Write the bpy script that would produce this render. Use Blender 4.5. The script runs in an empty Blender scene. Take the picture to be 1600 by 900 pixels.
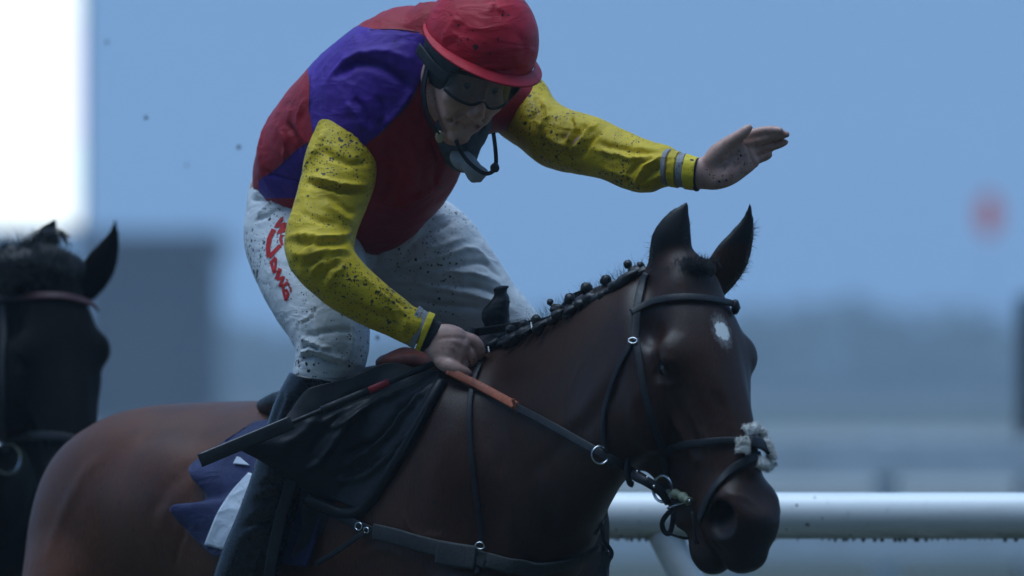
import bpy, bmesh, math, random
import numpy as np
from mathutils import Vector, Matrix

random.seed(7)
RNG = np.random.default_rng(7)
SC = bpy.context.scene
COL = SC.collection
PI = math.pi

# ------------------------------------------------------------------ camera
CAM_D = 15.0          # metres from the camera to the riding horse
CAM_Z = 1.47          # lens height
S = 780.0             # photograph pixels per metre at the horse
cam_data = bpy.data.cameras.new('camera')
cam = bpy.data.objects.new('camera', cam_data)
COL.objects.link(cam)
cam.location = (0.0, -CAM_D, CAM_Z)
cam.rotation_euler = (PI / 2, 0, 0)
cam_data.sensor_width = 36.0
cam_data.lens = 36.0 * CAM_D * S / 1600.0
cam_data.shift_y = 150.0 / 1600.0
cam_data.clip_start = 0.5
cam_data.clip_end = 3000.0
cam_data.dof.use_dof = True
cam_data.dof.focus_distance = CAM_D - 0.12
cam_data.dof.aperture_fstop = 2.9
cam_data.dof.aperture_blades = 9
SC.camera = cam

# ------------------------------------------------------------------ sky and light (foggy blue dusk)
world = bpy.data.worlds.new('World')
SC.world = world
world.use_nodes = True
wn, wl = world.node_tree.nodes, world.node_tree.links
wn.clear()
w_out = wn.new('ShaderNodeOutputWorld')
w_bg = wn.new('ShaderNodeBackground')
w_sky = wn.new('ShaderNodeTexSky')
w_sky.sky_type = 'NISHITA'
w_sky.sun_disc = False
w_sky.sun_elevation = math.radians(6)
w_sky.sun_rotation = math.radians(200)
w_sky.air_density = 1.5
w_sky.dust_density = 1.0
w_sky.ozone_density = 4.0
w_mix = wn.new('ShaderNodeMix')
w_mix.data_type = 'RGBA'
w_mix.inputs[0].default_value = 0.96
w_mix.inputs[7].default_value = (.80, 1.66, 3.14, 1)      # even blue cloud cover
w_bg.inputs[1].default_value = 0.1
wl.new(w_sky.outputs[0], w_mix.inputs[6])
wl.new(w_mix.outputs[2], w_bg.inputs[0])
wl.new(w_bg.outputs[0], w_out.inputs[0])

sun_data = bpy.data.lights.new('sun', 'SUN')
sun = bpy.data.objects.new('sun', sun_data)
COL.objects.link(sun)
sun_data.energy = 1.5
sun_data.angle = math.radians(50)
sun_data.color = (0.66, 0.83, 1.0)
sun.rotation_euler = Vector((0.22, -0.03, -1.0)).to_track_quat('-Z', 'Y').to_euler()
sun.location = (-3, 6, 9)

SC.view_settings.view_transform = 'Standard'
SC.view_settings.look = 'None'
SC.view_settings.exposure = 1.0
SC.view_settings.gamma = 1.0
SC.view_settings.use_curve_mapping = False
try:
    SC.cycles.volume_bounces = 1
    SC.cycles.volume_step_rate = 4
except Exception:
    pass


# ------------------------------------------------------------------ helpers
def P(px, py, y=0.0):
    """World point that the photograph shows at (px, py) if it stands y metres behind the focus plane."""
    k = (1.0 + y / CAM_D) / S
    return np.array([(px - 800.0) * k, y, CAM_Z + (600.0 - py) * k])


def pix(v):
    v = np.asarray(v)
    k = S / (1.0 + v[..., 1] / CAM_D)
    return np.stack([800 + v[..., 0] * k, 600 - (v[..., 2] - CAM_Z) * k], -1)


def unit(v):
    v = np.asarray(v, float)
    return v / max(np.linalg.norm(v), 1e-9)


def tag(o, label=None, cat=None, group=None, kind=None):
    if label: o['label'] = label
    if cat: o['category'] = cat
    if group: o['group'] = group
    if kind: o['kind'] = kind
    return o


def empty(name, loc=(0, 0, 0), label=None, cat=None, group=None):
    o = bpy.data.objects.new(name, None)
    o.empty_display_size = 0.1
    COL.objects.link(o)
    o.location = loc
    return tag(o, label, cat, group)


def mesh_obj(name, verts, faces, mat=None, parent=None, smooth=True, attrs=None):
    me = bpy.data.meshes.new(name)
    verts = np.asarray(verts, np.float32)
    if isinstance(faces, np.ndarray) and faces.ndim == 2:
        m, n = faces.shape
        me.vertices.add(len(verts)); me.loops.add(m * n); me.polygons.add(m)
        me.vertices.foreach_set('co', verts.ravel())
        me.loops.foreach_set('vertex_index', faces.astype(np.int32).ravel())
        me.polygons.foreach_set('loop_start', np.arange(m, dtype=np.int32) * n)
        me.update(calc_edges=True)
        me.validate()
    else:
        me.from_pydata(verts.tolist(), [], [list(map(int, f)) for f in faces])
    if smooth:
        me.polygons.foreach_set('use_smooth', np.ones(len(me.polygons), bool))
    if attrs:
        for k, a in attrs.items():
            at = me.attributes.new(k, 'FLOAT', 'POINT')
            at.data.foreach_set('value', np.asarray(a, np.float32))
    o = bpy.data.objects.new(name, me)
    COL.objects.link(o)
    if mat is not None:
        me.materials.append(mat)
    if parent is not None:
        adopt(o, parent)
    return o


def adopt(o, parent):
    """parent o, keeping its place in the world (parents here are unrotated, unscaled)"""
    o.parent = parent
    base = Vector((0, 0, 0))
    p = parent
    while p is not None:
        base += p.location
        p = p.parent
    o.location = Vector(o.location) - base


def catmull(pts, n):
    """resample rows of pts (k, m) to n rows along a Catmull-Rom curve, even in length of the first 3 columns"""
    pts = np.asarray(pts, float)
    k = len(pts)
    if k == 2:
        t = np.linspace(0, 1, n)[:, None]
        return pts[0] * (1 - t) + pts[1] * t
    ext = np.vstack([2 * pts[0] - pts[1], pts, 2 * pts[-1] - pts[-2]])
    out = []
    sub = 24
    for i in range(k - 1):
        p0, p1, p2, p3 = ext[i], ext[i + 1], ext[i + 2], ext[i + 3]
        t = np.linspace(0, 1, sub, endpoint=(i == k - 2))[:, None]
        out.append(0.5 * (2 * p1 + (p2 - p0) * t + (2 * p0 - 5 * p1 + 4 * p2 - p3) * t ** 2 + (3 * p1 - p0 - 3 * p2 + p3) * t ** 3))
    out = np.vstack(out)
    L = np.concatenate([[0], np.cumsum(np.linalg.norm(np.diff(out[:, :3], axis=0), axis=1))])
    s = np.linspace(0, L[-1], n)
    return np.stack([np.interp(s, L, out[:, j]) for j in range(out.shape[1])], 1)


# ---- implicit modelling: smooth unions on a grid, then a surface net
class Field:
    def __init__(self, lo, hi, h):
        self.lo = np.asarray(lo, float); self.h = h
        self.n = np.ceil((np.asarray(hi, float) - self.lo) / h).astype(int) + 1
        self.d = np.full(self.n, 0.5, np.float32)

    def _reg(self, lo, hi):
        a = np.clip(np.floor((lo - self.lo) / self.h).astype(int), 0, self.n - 1)
        b = np.clip(np.ceil((hi - self.lo) / self.h).astype(int) + 1, 1, self.n)
        if np.any(b <= a): return None
        sl = tuple(slice(i, j) for i, j in zip(a, b))
        ax = [(self.lo[q] + self.h * np.arange(a[q], b[q])).astype(np.float32) for q in range(3)]
        return sl, ax[0][:, None, None], ax[1][None, :, None], ax[2][None, None, :]

    def _put(self, sl, v, k, sub):
        a = self.d[sl]
        if sub:
            v = -v
            if k > 0:
                hh = np.maximum(k - np.abs(a - v), 0) / k
                self.d[sl] = np.maximum(a, v) + hh * hh * k * 0.25
            else:
                self.d[sl] = np.maximum(a, v)
        else:
            if k > 0:
                hh = np.maximum(k - np.abs(a - v), 0) / k
                self.d[sl] = np.minimum(a, v) - hh * hh * k * 0.25
            else:
                self.d[sl] = np.minimum(a, v)

    def cone(self, a, b, ra, rb, k=0.02, sub=False):
        a, b = np.asarray(a, float), np.asarray(b, float)
        m = max(ra, rb) + k + 3 * self.h
        r = self._reg(np.minimum(a, b) - m, np.maximum(a, b) + m)
        if r is None: return
        sl, X, Y, Z = r
        ba = b - a; L2 = max(ba @ ba, 1e-12)
        t = np.clip(((X - a[0]) * ba[0] + (Y - a[1]) * ba[1] + (Z - a[2]) * ba[2]) / L2, 0, 1)
        d = np.sqrt((X - a[0] - t * ba[0]) ** 2 + (Y - a[1] - t * ba[1]) ** 2 + (Z - a[2] - t * ba[2]) ** 2) - (ra + (rb - ra) * t)
        self._put(sl, d, k, sub)

    def chain(self, pts, radii, k=0.02, sub=False, n=None):
        q = np.hstack([np.asarray(pts, float), np.asarray(radii, float)[:, None]])
        if n: q = catmull(q, n)
        for i in range(len(q) - 1):
            self.cone(q[i, :3], q[i + 1, :3], q[i, 3], q[i + 1, 3], k if i == 0 else min(k, 0.01), sub)

    def ell(self, c, r, R=None, k=0.02, sub=False):
        c, r = np.asarray(c, float), np.asarray(r, float)
        R = np.eye(3) if R is None else np.asarray(R, float)      # rows are the axes
        m = np.abs(R.T) @ r + k + 3 * self.h
        g = self._reg(c - m, c + m)
        if g is None: return
        sl, X, Y, Z = g
        X, Y, Z = X - c[0], Y - c[1], Z - c[2]
        q = [(R[i, 0] * X + R[i, 1] * Y + R[i, 2] * Z) / r[i] for i in range(3)]
        k0 = np.sqrt(q[0] ** 2 + q[1] ** 2 + q[2] ** 2) + 1e-6
        k1 = np.sqrt((q[0] / r[0]) ** 2 + (q[1] / r[1]) ** 2 + (q[2] / r[2]) ** 2) + 1e-6
        self._put(sl, k0 * (k0 - 1) / k1, k, sub)

    def loft(self, secs, k=0.03, n=24, e=2.2, sub=False):
        """secs: rows (centre, U, V), U and V half-axis vectors of an elliptic section"""
        q = secs if isinstance(secs, np.ndarray) else catmull(np.array([np.concatenate([np.asarray(x, float) for x in s]) for s in secs]), n)
        n = len(q)
        lo = (q[:, :3] - np.abs(q[:, 3:6]) - np.abs(q[:, 6:9])).min(0) - k - 4 * self.h
        hi = (q[:, :3] + np.abs(q[:, 3:6]) + np.abs(q[:, 6:9])).max(0) + k + 4 * self.h
        g = self._reg(lo, hi)
        if g is None: return
        sl, X, Y, Z = g
        out = np.full((X.shape[0], Y.shape[1], Z.shape[2]), 0.5, np.float32)
        tmp = Field(self.lo, self.lo, self.h); tmp.n = self.n
        tg = np.gradient(q[:, :3], axis=0)
        tg /= np.maximum(np.linalg.norm(tg, axis=1), 1e-9)[:, None]
        ru, rv = np.linalg.norm(q[:, 3:6], axis=1), np.linalg.norm(q[:, 6:9], axis=1)
        for i in range(n - 1):
            a, b = q[i], q[i + 1]
            l2 = np.minimum(a[:3] - np.abs(a[3:6]) - np.abs(a[6:9]), b[:3] - np.abs(b[3:6]) - np.abs(b[6:9])) - k - 4 * self.h
            h2 = np.maximum(a[:3] + np.abs(a[3:6]) + np.abs(a[6:9]), b[:3] + np.abs(b[3:6]) + np.abs(b[6:9])) + k + 4 * self.h
            r = tmp._reg(l2, h2)
            if r is None: continue
            s2, x, y, z = r
            px, py, pz = x - a[0], y - a[1], z - a[2]
            da = px * tg[i, 0] + py * tg[i, 1] + pz * tg[i, 2]
            db = -((x - b[0]) * tg[i + 1, 0] + (y - b[1]) * tg[i + 1, 1] + (z - b[2]) * tg[i + 1, 2])
            ok = ((da >= 0) | (i == 0)) & ((db >= 0) | (i == n - 2)) & (da + db > 0)
            t = np.clip(da / np.maximum(da + db, 1e-6), 0, 1)
            un, vn = unit((a[3:6] + b[3:6]) / 2), unit((a[6:9] + b[6:9]) / 2)
            ra = ru[i] * (1 - t) + ru[i + 1] * t
            rb = rv[i] * (1 - t) + rv[i + 1] * t
            ax = b[:3] - a[:3]
            cx, cy, cz = px - ax[0] * t, py - ax[1] * t, pz - ax[2] * t
            uu = np.abs(cx * un[0] + cy * un[1] + cz * un[2]) / ra
            vv = np.abs(cx * vn[0] + cy * vn[1] + cz * vn[2]) / rb
            mn = np.minimum(ra, rb)
            qd = uu ** e + vv ** e + 1e-9
            if i == 0: qd = qd + (np.maximum(-da, 0) / mn) ** e
            if i == n - 2: qd = qd + (np.maximum(-db, 0) / mn) ** e
            d = (qd ** (1 / e) - 1) * mn
            o2 = tuple(slice(s2[w].start - sl[w].start, s2[w].stop - sl[w].start) for w in range(3))
            out[o2] = np.where(ok, np.minimum(out[o2], d), out[o2])
        self._put(sl, out, k, sub)

    def surface(self, smooth=2):
        d = self.d; h = self.h
        ins = d < 0
        cnt = np.zeros(tuple(s - 1 for s in d.shape), np.int8)
        offs = [(i, j, k) for i in (0, 1) for j in (0, 1) for k in (0, 1)]
        n0, n1, n2 = cnt.shape
        for i, j, k in offs:
            cnt += ins[i:i + n0, j:j + n1, k:k + n2]
        mask = (cnt > 0) & (cnt < 8)
        I, J, K = np.nonzero(mask)
        idx = np.full(mask.shape, -1, np.int32)
        idx[mask] = np.arange(len(I))
        val = {o: d[I + o[0], J + o[1], K + o[2]] for o in offs}
        acc = np.zeros((len(I), 3)); w = np.zeros(len(I))
        for a in offs:
            for q in range(3):
                if a[q]: continue
                b = list(a); b[q] = 1; b = tuple(b)
                va, vb = val[a], val[b]
                cr = (va < 0) != (vb < 0)
                t = np.where(cr, va / np.where(cr, va - vb, 1), 0)
                p = np.array(a, float)[None] + t[:, None] * np.eye(3)[q][None]
                acc[cr] += p[cr]; w[cr] += 1
        v = self.lo + h * (np.stack([I, J, K], 1) + acc / w[:, None])
        fs = []
        for q in range(3):
            r, s = (q + 1) % 3, (q + 2) % 3
            A = [slice(None)] * 3; B = [slice(None)] * 3
            A[q] = slice(0, -1); B[q] = slice(1, None)
            for w2 in (r, s):
                A[w2] = slice(1, -1); B[w2] = slice(1, -1)
            e0, e1 = ins[tuple(A)], ins[tuple(B)]
            E = np.stack(np.nonzero(e0 != e1), 1)
            if len(E) == 0: continue
            fl = e0[tuple(E.T)]
            c = E.copy(); c[:, r] += 1; c[:, s] += 1
            def at(dr, ds):
                m = c.copy(); m[:, r] += dr; m[:, s] += ds
                return idx[tuple(m.T)]
            quad = np.stack([at(-1, -1), at(0, -1), at(0, 0), at(-1, 0)], 1)
            quad[~fl] = quad[~fl][:, ::-1]
            fs.append(quad)
        f = np.vstack(fs)
        for _ in range(smooth):
            v = laplace(v, f, 0.5)
        return v, f


def laplace(v, f, w=0.5):
    acc = np.zeros_like(v); c = np.zeros(len(v))
    m = f.shape[1]
    for i in range(m):
        a, b = f[:, i], f[:, (i + 1) % m]
        for q in range(3):
            acc[:, q] += np.bincount(a, v[b, q], len(v)) + np.bincount(b, v[a, q], len(v))
        c += np.bincount(a, minlength=len(v)) + np.bincount(b, minlength=len(v))
    return v * (1 - w) + w * acc / np.maximum(c, 1)[:, None]


def vnormals(v, f):
    n = np.cross(v[f[:, 2]] - v[f[:, 0]], v[f[:, -1]] - v[f[:, 1]])
    out = np.zeros_like(v)
    for i in range(f.shape[1]):
        for q in range(3):
            out[:, q] += np.bincount(f[:, i], n[:, q], len(v))
    return out / np.maximum(np.linalg.norm(out, axis=1), 1e-12)[:, None]


def pick(v, nrm, pts):
    """surface positions of a mesh seen from the camera at photograph pixels pts"""
    pp = pix(v); front = nrm[:, 1] < 0.25
    out = []
    for (x, y) in pts:
        d2 = (pp[:, 0] - x) ** 2 + (pp[:, 1] - y) ** 2
        ok = front & (d2 < 7 ** 2)
        if not ok.any():
            out.append(v[np.argmin(d2 + (~front) * 4000)]); continue
        ii = np.nonzero(ok)[0]
        out.append(v[ii[np.argmin(v[ii, 1] + np.sqrt(d2[ii]) * 0.0015)]])
    return np.array(out)


def fold(v, f, strokes, sharp=False):
    """raise or sink soft cloth folds / muscles along strokes (photo pixels, width in px, height in mm)"""
    n = vnormals(v, f)
    base = v.copy()
    disp = np.zeros(len(v))
    for pts, wpx, hmm in strokes:
        q = pick(base, n, catmull(np.array(pts, float) if len(pts) > 1 else np.array([pts[0], pts[0]], float), max(4, len(pts) * 5)))
        ext = wpx / S
        lo, hi = q.min(0) - 3 * ext, q.max(0) + 3 * ext
        ii = np.nonzero(((base > lo) & (base < hi)).all(1))[0]
        if len(ii) == 0: continue
        best = np.full(len(ii), 1e9); tb = np.zeros(len(ii))
        for a in range(len(q) - 1):
            ba = q[a + 1] - q[a]
            t = np.clip(((base[ii] - q[a]) @ ba) / max(ba @ ba, 1e-12), 0, 1)
            d = np.linalg.norm(base[ii] - q[a] - t[:, None] * ba, axis=1)
            m = d < best
            best[m] = d[m]; tb[m] = (a + t[m]) / (len(q) - 1)
        taper = np.clip(np.sin(np.clip(tb, 0.0, 1.0) * PI) * 1.6 + 0.12, 0, 1) if len(pts) > 1 else 1.0
        prof = np.exp(-1.25 * (np.sqrt((best / ext) ** 2 + .03) - .17)) if sharp and hmm > 0 else np.exp(-(best / ext) ** 2)
        disp[ii] += hmm * 0.001 * prof * taper
    return base + n * disp[:, None]


def surf_depth(v, n, x, y, rad=7.0, sig=3.2, pp=None):
    pp = pix(v) if pp is None else pp
    d2 = (pp[:, 0] - x) ** 2 + (pp[:, 1] - y) ** 2
    ii = np.nonzero((n[:, 1] < .3) & (d2 < rad * rad))[0]
    if len(ii) == 0: ii = np.array([np.argmin(d2 + (n[:, 1] > .3) * 1e4)])
    near = ii[v[ii, 1] < v[ii, 1].min() + .03]
    w = np.exp(-d2[near] / (2 * sig * sig)) + 1e-9
    return (v[near, 1] * w).sum() / w.sum(), unit((n[near] * w[:, None]).sum(0))


def noise3(p, scale, seed=0, octaves=2):
    """cheap smooth value noise"""
    out = np.zeros(len(p)); amp = 1.0; tot = 0
    for o in range(octaves):
        q = p * scale * (2 ** o) + seed * 17.3 + o * 5.1
        i = np.floor(q).astype(np.int64); fr = q - i
        fr = fr * fr * (3 - 2 * fr)
        acc = 0
        for dx in (0, 1):
            for dy in (0, 1):
                for dz in (0, 1):
                    hsh = (i[:, 0] + dx) * 374761393 + (i[:, 1] + dy) * 668265263 + (i[:, 2] + dz) * 2147483647 + seed * 974634
                    hsh = (hsh ^ (hsh >> 13)) * 1274126177
                    r = ((hsh ^ (hsh >> 16)) & 0xffff) / 65535.0 * 2 - 1
                    w = (fr[:, 0] if dx else 1 - fr[:, 0]) * (fr[:, 1] if dy else 1 - fr[:, 1]) * (fr[:, 2] if dz else 1 - fr[:, 2])
                    acc = acc + r * w
        out += amp * acc; tot += amp; amp *= 0.5
    return out / tot


# ---- explicit tubes
def ring_mesh(q, nseg=24, e=2.0, caps=True):
    """q rows (centre, U, V) -> closed tube"""
    n = len(q)
    th = np.linspace(0, 2 * PI, nseg, endpoint=False)
    c, s = np.cos(th), np.sin(th)
    c = np.sign(c) * np.abs(c) ** (2 / e); s = np.sign(s) * np.abs(s) ** (2 / e)
    v = q[:, None, :3] + c[None, :, None] * q[:, None, 3:6] + s[None, :, None] * q[:, None, 6:9]
    v = v.reshape(-1, 3)
    i = np.arange(n - 1)[:, None] * nseg; j = np.arange(nseg)[None]
    j2 = (j + 1) % nseg
    f = np.stack([i + j, i + j2, i + nseg + j2, i + nseg + j], -1).reshape(-1, 4)
    if caps:
        m = len(v)
        v = np.vstack([v, q[0, :3], q[-1, :3]])
        a = np.arange(nseg); b = (a + 1) % nseg
        k = (n - 1) * nseg
        f = np.vstack([f, np.stack([b, a, np.full(nseg, m), np.full(nseg, m)], 1),
                       np.stack([k + a, k + b, np.full(nseg, m + 1), np.full(nseg, m + 1)], 1)])
    return v, f


def tri_fix(f):
    """quads with a repeated last index become python lists of triangles"""
    return [list(r[:3]) if r[2] == r[3] else list(r) for r in f.tolist()]


def orient(v, f):
    """make the faces of a closed mesh point outwards"""
    t = v[f]
    vol = np.einsum('ij,ij->i', t[:, 0], np.cross(t[:, 1], t[:, 2])).sum() + np.einsum('ij,ij->i', t[:, 0], np.cross(t[:, 2], t[:, 3])).sum()
    return f if vol > 0 else f[:, ::-1][:, [1, 2, 3, 0]] if False else f[:, ::-1]


def wire(name, pts, r, mat, parent=None, n=None, seg=8, flat=None, up=None, twist=None):
    """a round cord, or a strap when flat=(half width, half thickness); up: direction the flat face looks"""
    pts = np.asarray(pts, float)
    n = n or max(8, len(pts) * 6)
    q = catmull(pts, n) if len(pts) > 1 else pts
    t = np.gradient(q, axis=0)
    rows = []
    prev = None
    for i in range(n):
        tt = unit(t[i])
        if up is not None:
            u0 = up[i] if isinstance(up, np.ndarray) and up.ndim == 2 else np.asarray(up, float)
            vdir = unit(u0 - tt * (u0 @ tt))
        else:
            ref = prev if prev is not None else (np.array([0, 0, 1.0]) if abs(tt[2]) < .9 else np.array([1.0, 0, 0]))
            vdir = unit(ref - tt * (ref @ tt))
        prev = vdir
        udir = np.cross(tt, vdir)
        if flat:
            rows.append(np.concatenate([q[i], udir * flat[0], vdir * flat[1]]))
        else:
            rr = r[i] if hasattr(r, '__len__') else r
            rows.append(np.concatenate([q[i], udir * rr, vdir * rr]))
    v, f = ring_mesh(np.array(rows), seg if not flat else 12, 2.0 if not flat else 5.0)
    return mesh_obj(name, v, tri_fix(orient(v, f)), mat, parent)


def torus(name, c, nrm, R, r, mat, parent=None, n=28, m=8, squash=1.0, arc=(0, 2 * PI)):
    nrm = unit(nrm)
    a = unit(np.cross(nrm, [0.13, 0.2, 1])); b = np.cross(nrm, a)
    th = np.linspace(0, 2 * PI, n, endpoint=False)
    ph = np.linspace(0, 2 * PI, m, endpoint=False)
    v = []
    for t in th:
        d = a * math.cos(t) + b * math.sin(t) * squash
        for p in ph:
            v.append(np.asarray(c) + d * R + unit(d) * r * math.cos(p) + nrm * r * math.sin(p))
    f = [[i * m + j, ((i + 1) % n) * m + j, ((i + 1) % n) * m + (j + 1) % m, i * m + (j + 1) % m] for i in range(n) for j in range(m)]
    return mesh_obj(name, np.array(v), f, mat, parent)


def blob(name, c, r, R=None, mat=None, parent=None, rough=0.0, seed=1, seg=20):
    """uneven rounded lump"""
    th = np.linspace(0, PI, seg // 2 + 1)[1:-1]; ph = np.linspace(0, 2 * PI, seg, endpoint=False)
    v = [(math.sin(a) * math.cos(b), math.sin(a) * math.sin(b), math.cos(a)) for a in th for b in ph] + [(0, 0, 1), (0, 0, -1)]
    v = np.array(v)
    if rough: v = v * (1 + rough * noise3(v + 5, 2.3, seed, 2))[:, None]
    m = len(th); f = []
    for i in range(m - 1):
        for j in range(seg):
            f.append([i * seg + j, (i + 1) * seg + j, (i + 1) * seg + (j + 1) % seg, i * seg + (j + 1) % seg])
    t, b = m * seg, m * seg + 1
    for j in range(seg):
        f.append([t, j, (j + 1) % seg]); f.append([b, (m - 1) * seg + (j + 1) % seg, (m - 1) * seg + j])
    R = np.eye(3) if R is None else np.asarray(R)
    v = (v * np.asarray(r)) @ R + np.asarray(c)
    return mesh_obj(name, v, f, mat, parent)


# ---- materials
def mat_new(name):
    m = bpy.data.materials.new(name)
    m.use_nodes = True
    nt = m.node_tree
    return m, nt, nt.nodes, nt.links, nt.nodes['Principled BSDF']


def N(nt, typ, **kw):
    n = nt.nodes.new(typ)
    for k, v in kw.items(): setattr(n, k, v)
    return n


def mixc(nt, fac, a, b, mode='MIX'):
    m = N(nt, 'ShaderNodeMix', data_type='RGBA', blend_type=mode)
    for s, x in ((0, fac), (6, a), (7, b)):
        if isinstance(x, (int, float)): m.inputs[s].default_value = x
        elif isinstance(x, (tuple, list)): m.inputs[s].default_value = (*x[:3], 1)
        else: nt.links.new(x, m.inputs[s])
    return m.outputs[2]


def ramp(nt, x, lo, hi, a=0.0, b=1.0):
    r = N(nt, 'ShaderNodeMapRange', clamp=True)
    nt.links.new(x, r.inputs[0])
    for i, t in ((1, lo), (2, hi), (3, a), (4, b)): r.inputs[i].default_value = t
    return r.outputs[0]


def coords(nt, scale=(1, 1, 1), rot=(0, 0, 0)):
    c = N(nt, 'ShaderNodeTexCoord'); m = N(nt, 'ShaderNodeMapping')
    m.inputs[3].default_value = scale; m.inputs[2].default_value = rot
    nt.links.new(c.outputs['Object'], m.inputs[0])
    return m.outputs[0]


def tex_noise(nt, vec, scale, detail=3, rough=0.55):
    t = N(nt, 'ShaderNodeTexNoise')
    nt.links.new(vec, t.inputs['Vector'])
    t.inputs['Scale'].default_value = scale; t.inputs['Detail'].default_value = detail
    t.inputs['Roughness'].default_value = rough
    return t.outputs[0]


def bump(nt, bsdf, height, strength, dist=0.002):
    b = N(nt, 'ShaderNodeBump')
    b.inputs['Strength'].default_value = strength; b.inputs['Distance'].default_value = dist
    nt.links.new(height, b.inputs['Height'])
    nt.links.new(b.outputs[0], bsdf.inputs['Normal'])


def mud_mask(nt, amount=0.5, scale=90, patch=9, spread=0.5):
    """mud flecks: sharp small cells, gathered in patches"""
    co = coords(nt)
    w = N(nt, 'ShaderNodeTexNoise'); w.inputs['Scale'].default_value = 60
    nt.links.new(co, w.inputs['Vector'])
    wm = N(nt, 'ShaderNodeVectorMath', operation='MULTIPLY_ADD')
    nt.links.new(w.outputs['Color'], wm.inputs[0]); wm.inputs[1].default_value = (.012, .012, .012)
    nt.links.new(co, wm.inputs[2])
    outs = []
    for sc, thr in ((scale, .20), (scale * 2.3, .24)):
        v = N(nt, 'ShaderNodeTexVoronoi'); v.inputs['Scale'].default_value = sc
        nt.links.new(wm.outputs[0], v.inputs['Vector'])
        # only a share of the cells carries a fleck, of differing size
        sep = N(nt, 'ShaderNodeSeparateColor'); nt.links.new(v.outputs['Color'], sep.inputs[0])
        pn = tex_noise(nt, co, patch, 2)
        pr = ramp(nt, pn, .62 - spread * .4, .72, 0.0, 1.0)
        have = N(nt, 'ShaderNodeMath', operation='MULTIPLY')
        gt = ramp(nt, sep.outputs[0], 1 - amount, 1.0, 0, 1.0)
        nt.links.new(gt, have.inputs[0]); nt.links.new(pr, have.inputs[1])
        size = N(nt, 'ShaderNodeMath', operation='MULTIPLY'); nt.links.new(have.outputs[0], size.inputs[0]); size.inputs[1].default_value = thr * 2.9
        dif = N(nt, 'ShaderNodeMath', operation='SUBTRACT'); nt.links.new(size.outputs[0], dif.inputs[0]); nt.links.new(v.outputs['Distance'], dif.inputs[1])
        outs.append(ramp(nt, dif.outputs[0], 0.0, 0.05))
    mx = N(nt, 'ShaderNodeMath', operation='MAXIMUM')
    nt.links.new(outs[0], mx.inputs[0]); nt.links.new(outs[1], mx.inputs[1])
    return mx.outputs[0]


def plain(name, col, rough=0.5, metal=0.0, var=0.25, scale=40, bstr=0.15, bscale=300, spec=0.5, coat=0.0):
    m, nt, nd, lk, b = mat_new(name)
    co = coords(nt)
    n1 = tex_noise(nt, co, scale, 4)
    dark = tuple(c * (1 - var) for c in col); lite = tuple(min(1, c * (1 + var)) for c in col)
    lk.new(mixc(nt, ramp(nt, n1, .3, .7), dark, lite), b.inputs['Base Color'])
    n2 = tex_noise(nt, co, scale * 2.1, 3)
    lk.new(ramp(nt, n2, .3, .7, max(0.03, rough * .75), min(1, rough * 1.2)), b.inputs['Roughness'])
    b.inputs['Metallic'].default_value = metal
    b.inputs['Specular IOR Level'].default_value = spec
    b.inputs['Coat Weight'].default_value = coat
    if bstr: bump(nt, b, tex_noise(nt, co, bscale, 3), bstr, 0.001)
    return m


def crinkle(nt, scale=11):
    """sharp little creases, pulled along one direction"""
    t = N(nt, 'ShaderNodeTexNoise'); t.noise_type = 'RIDGED_MULTIFRACTAL'
    nt.links.new(coords(nt, (1.0, 1.0, 2.3), (.5, .6, .3)), t.inputs['Vector'])
    t.inputs['Scale'].default_value = scale; t.inputs['Detail'].default_value = 3.0
    t.inputs['Roughness'].default_value = .45; t.inputs['Distortion'].default_value = .6
    t.inputs['Offset'].default_value = 1.0; t.inputs['Gain'].default_value = 1.6
    return ramp(nt, t.outputs[0], .2, 2.2, 0, 1)


def cloth(name, col, rough=0.6, sheen=0.3, mud=0.0, mudcol=(0.012, 0.010, 0.008), var=0.12, weave=1500, stain=0.0, mscale=90, spread=.5, trans=0.0, spec=.3, crink=11, cstr=1.5):
    m, nt, nd, lk, b = mat_new(name)
    co = coords(nt)
    n1 = tex_noise(nt, co, 14, 4)
    dark = tuple(c * (1 - var) for c in col); lite = tuple(min(1, c * (1 + var)) for c in col)
    c = mixc(nt, ramp(nt, n1, .3, .7), dark, lite)
    if stain:
        st = tex_noise(nt, co, 22, 5, .7)
        c = mixc(nt, ramp(nt, st, .52, .72, 0, stain), c, tuple(q * .45 + .006 for q in col))
    if mud:
        c = mixc(nt, mud_mask(nt, mud, mscale, 9, spread), c, mudcol)
    lk.new(c, b.inputs['Base Color'])
    b.inputs['Roughness'].default_value = rough
    b.inputs['Specular IOR Level'].default_value = spec
    b.inputs['Sheen Weight'].default_value = sheen
    b.inputs['Sheen Roughness'].default_value = 0.4
    h1 = tex_noise(nt, co, weave, 1)
    h2 = crinkle(nt, crink)
    h3 = N(nt, 'ShaderNodeMath', operation='MULTIPLY'); lk.new(h1, h3.inputs[0]); h3.inputs[1].default_value = .25
    mm = N(nt, 'ShaderNodeMath', operation='MULTIPLY_ADD')
    lk.new(h2, mm.inputs[0]); mm.inputs[1].default_value = cstr; lk.new(h3.outputs[0], mm.inputs[2])
    bump(nt, b, mm.outputs[0], 0.7, 0.0030)
    return m


# ================================================================== the setting
def ground_mat():
    m, nt, nd, lk, b = mat_new('turf')
    co = coords(nt)
    n1 = tex_noise(nt, co, .35, 5, .6); n2 = tex_noise(nt, co, 40, 3)
    c = mixc(nt, ramp(nt, n1, .35, .65), (.045, .056, .040), (.068, .078, .058))
    c = mixc(nt, ramp(nt, n2, .45, .7, 0, .6), c, (.030, .036, .026))
    lk.new(c, b.inputs['Base Color'])
    b.inputs['Roughness'].default_value = .95
    bump(nt, b, n2, .6, .03)
    return m


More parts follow.
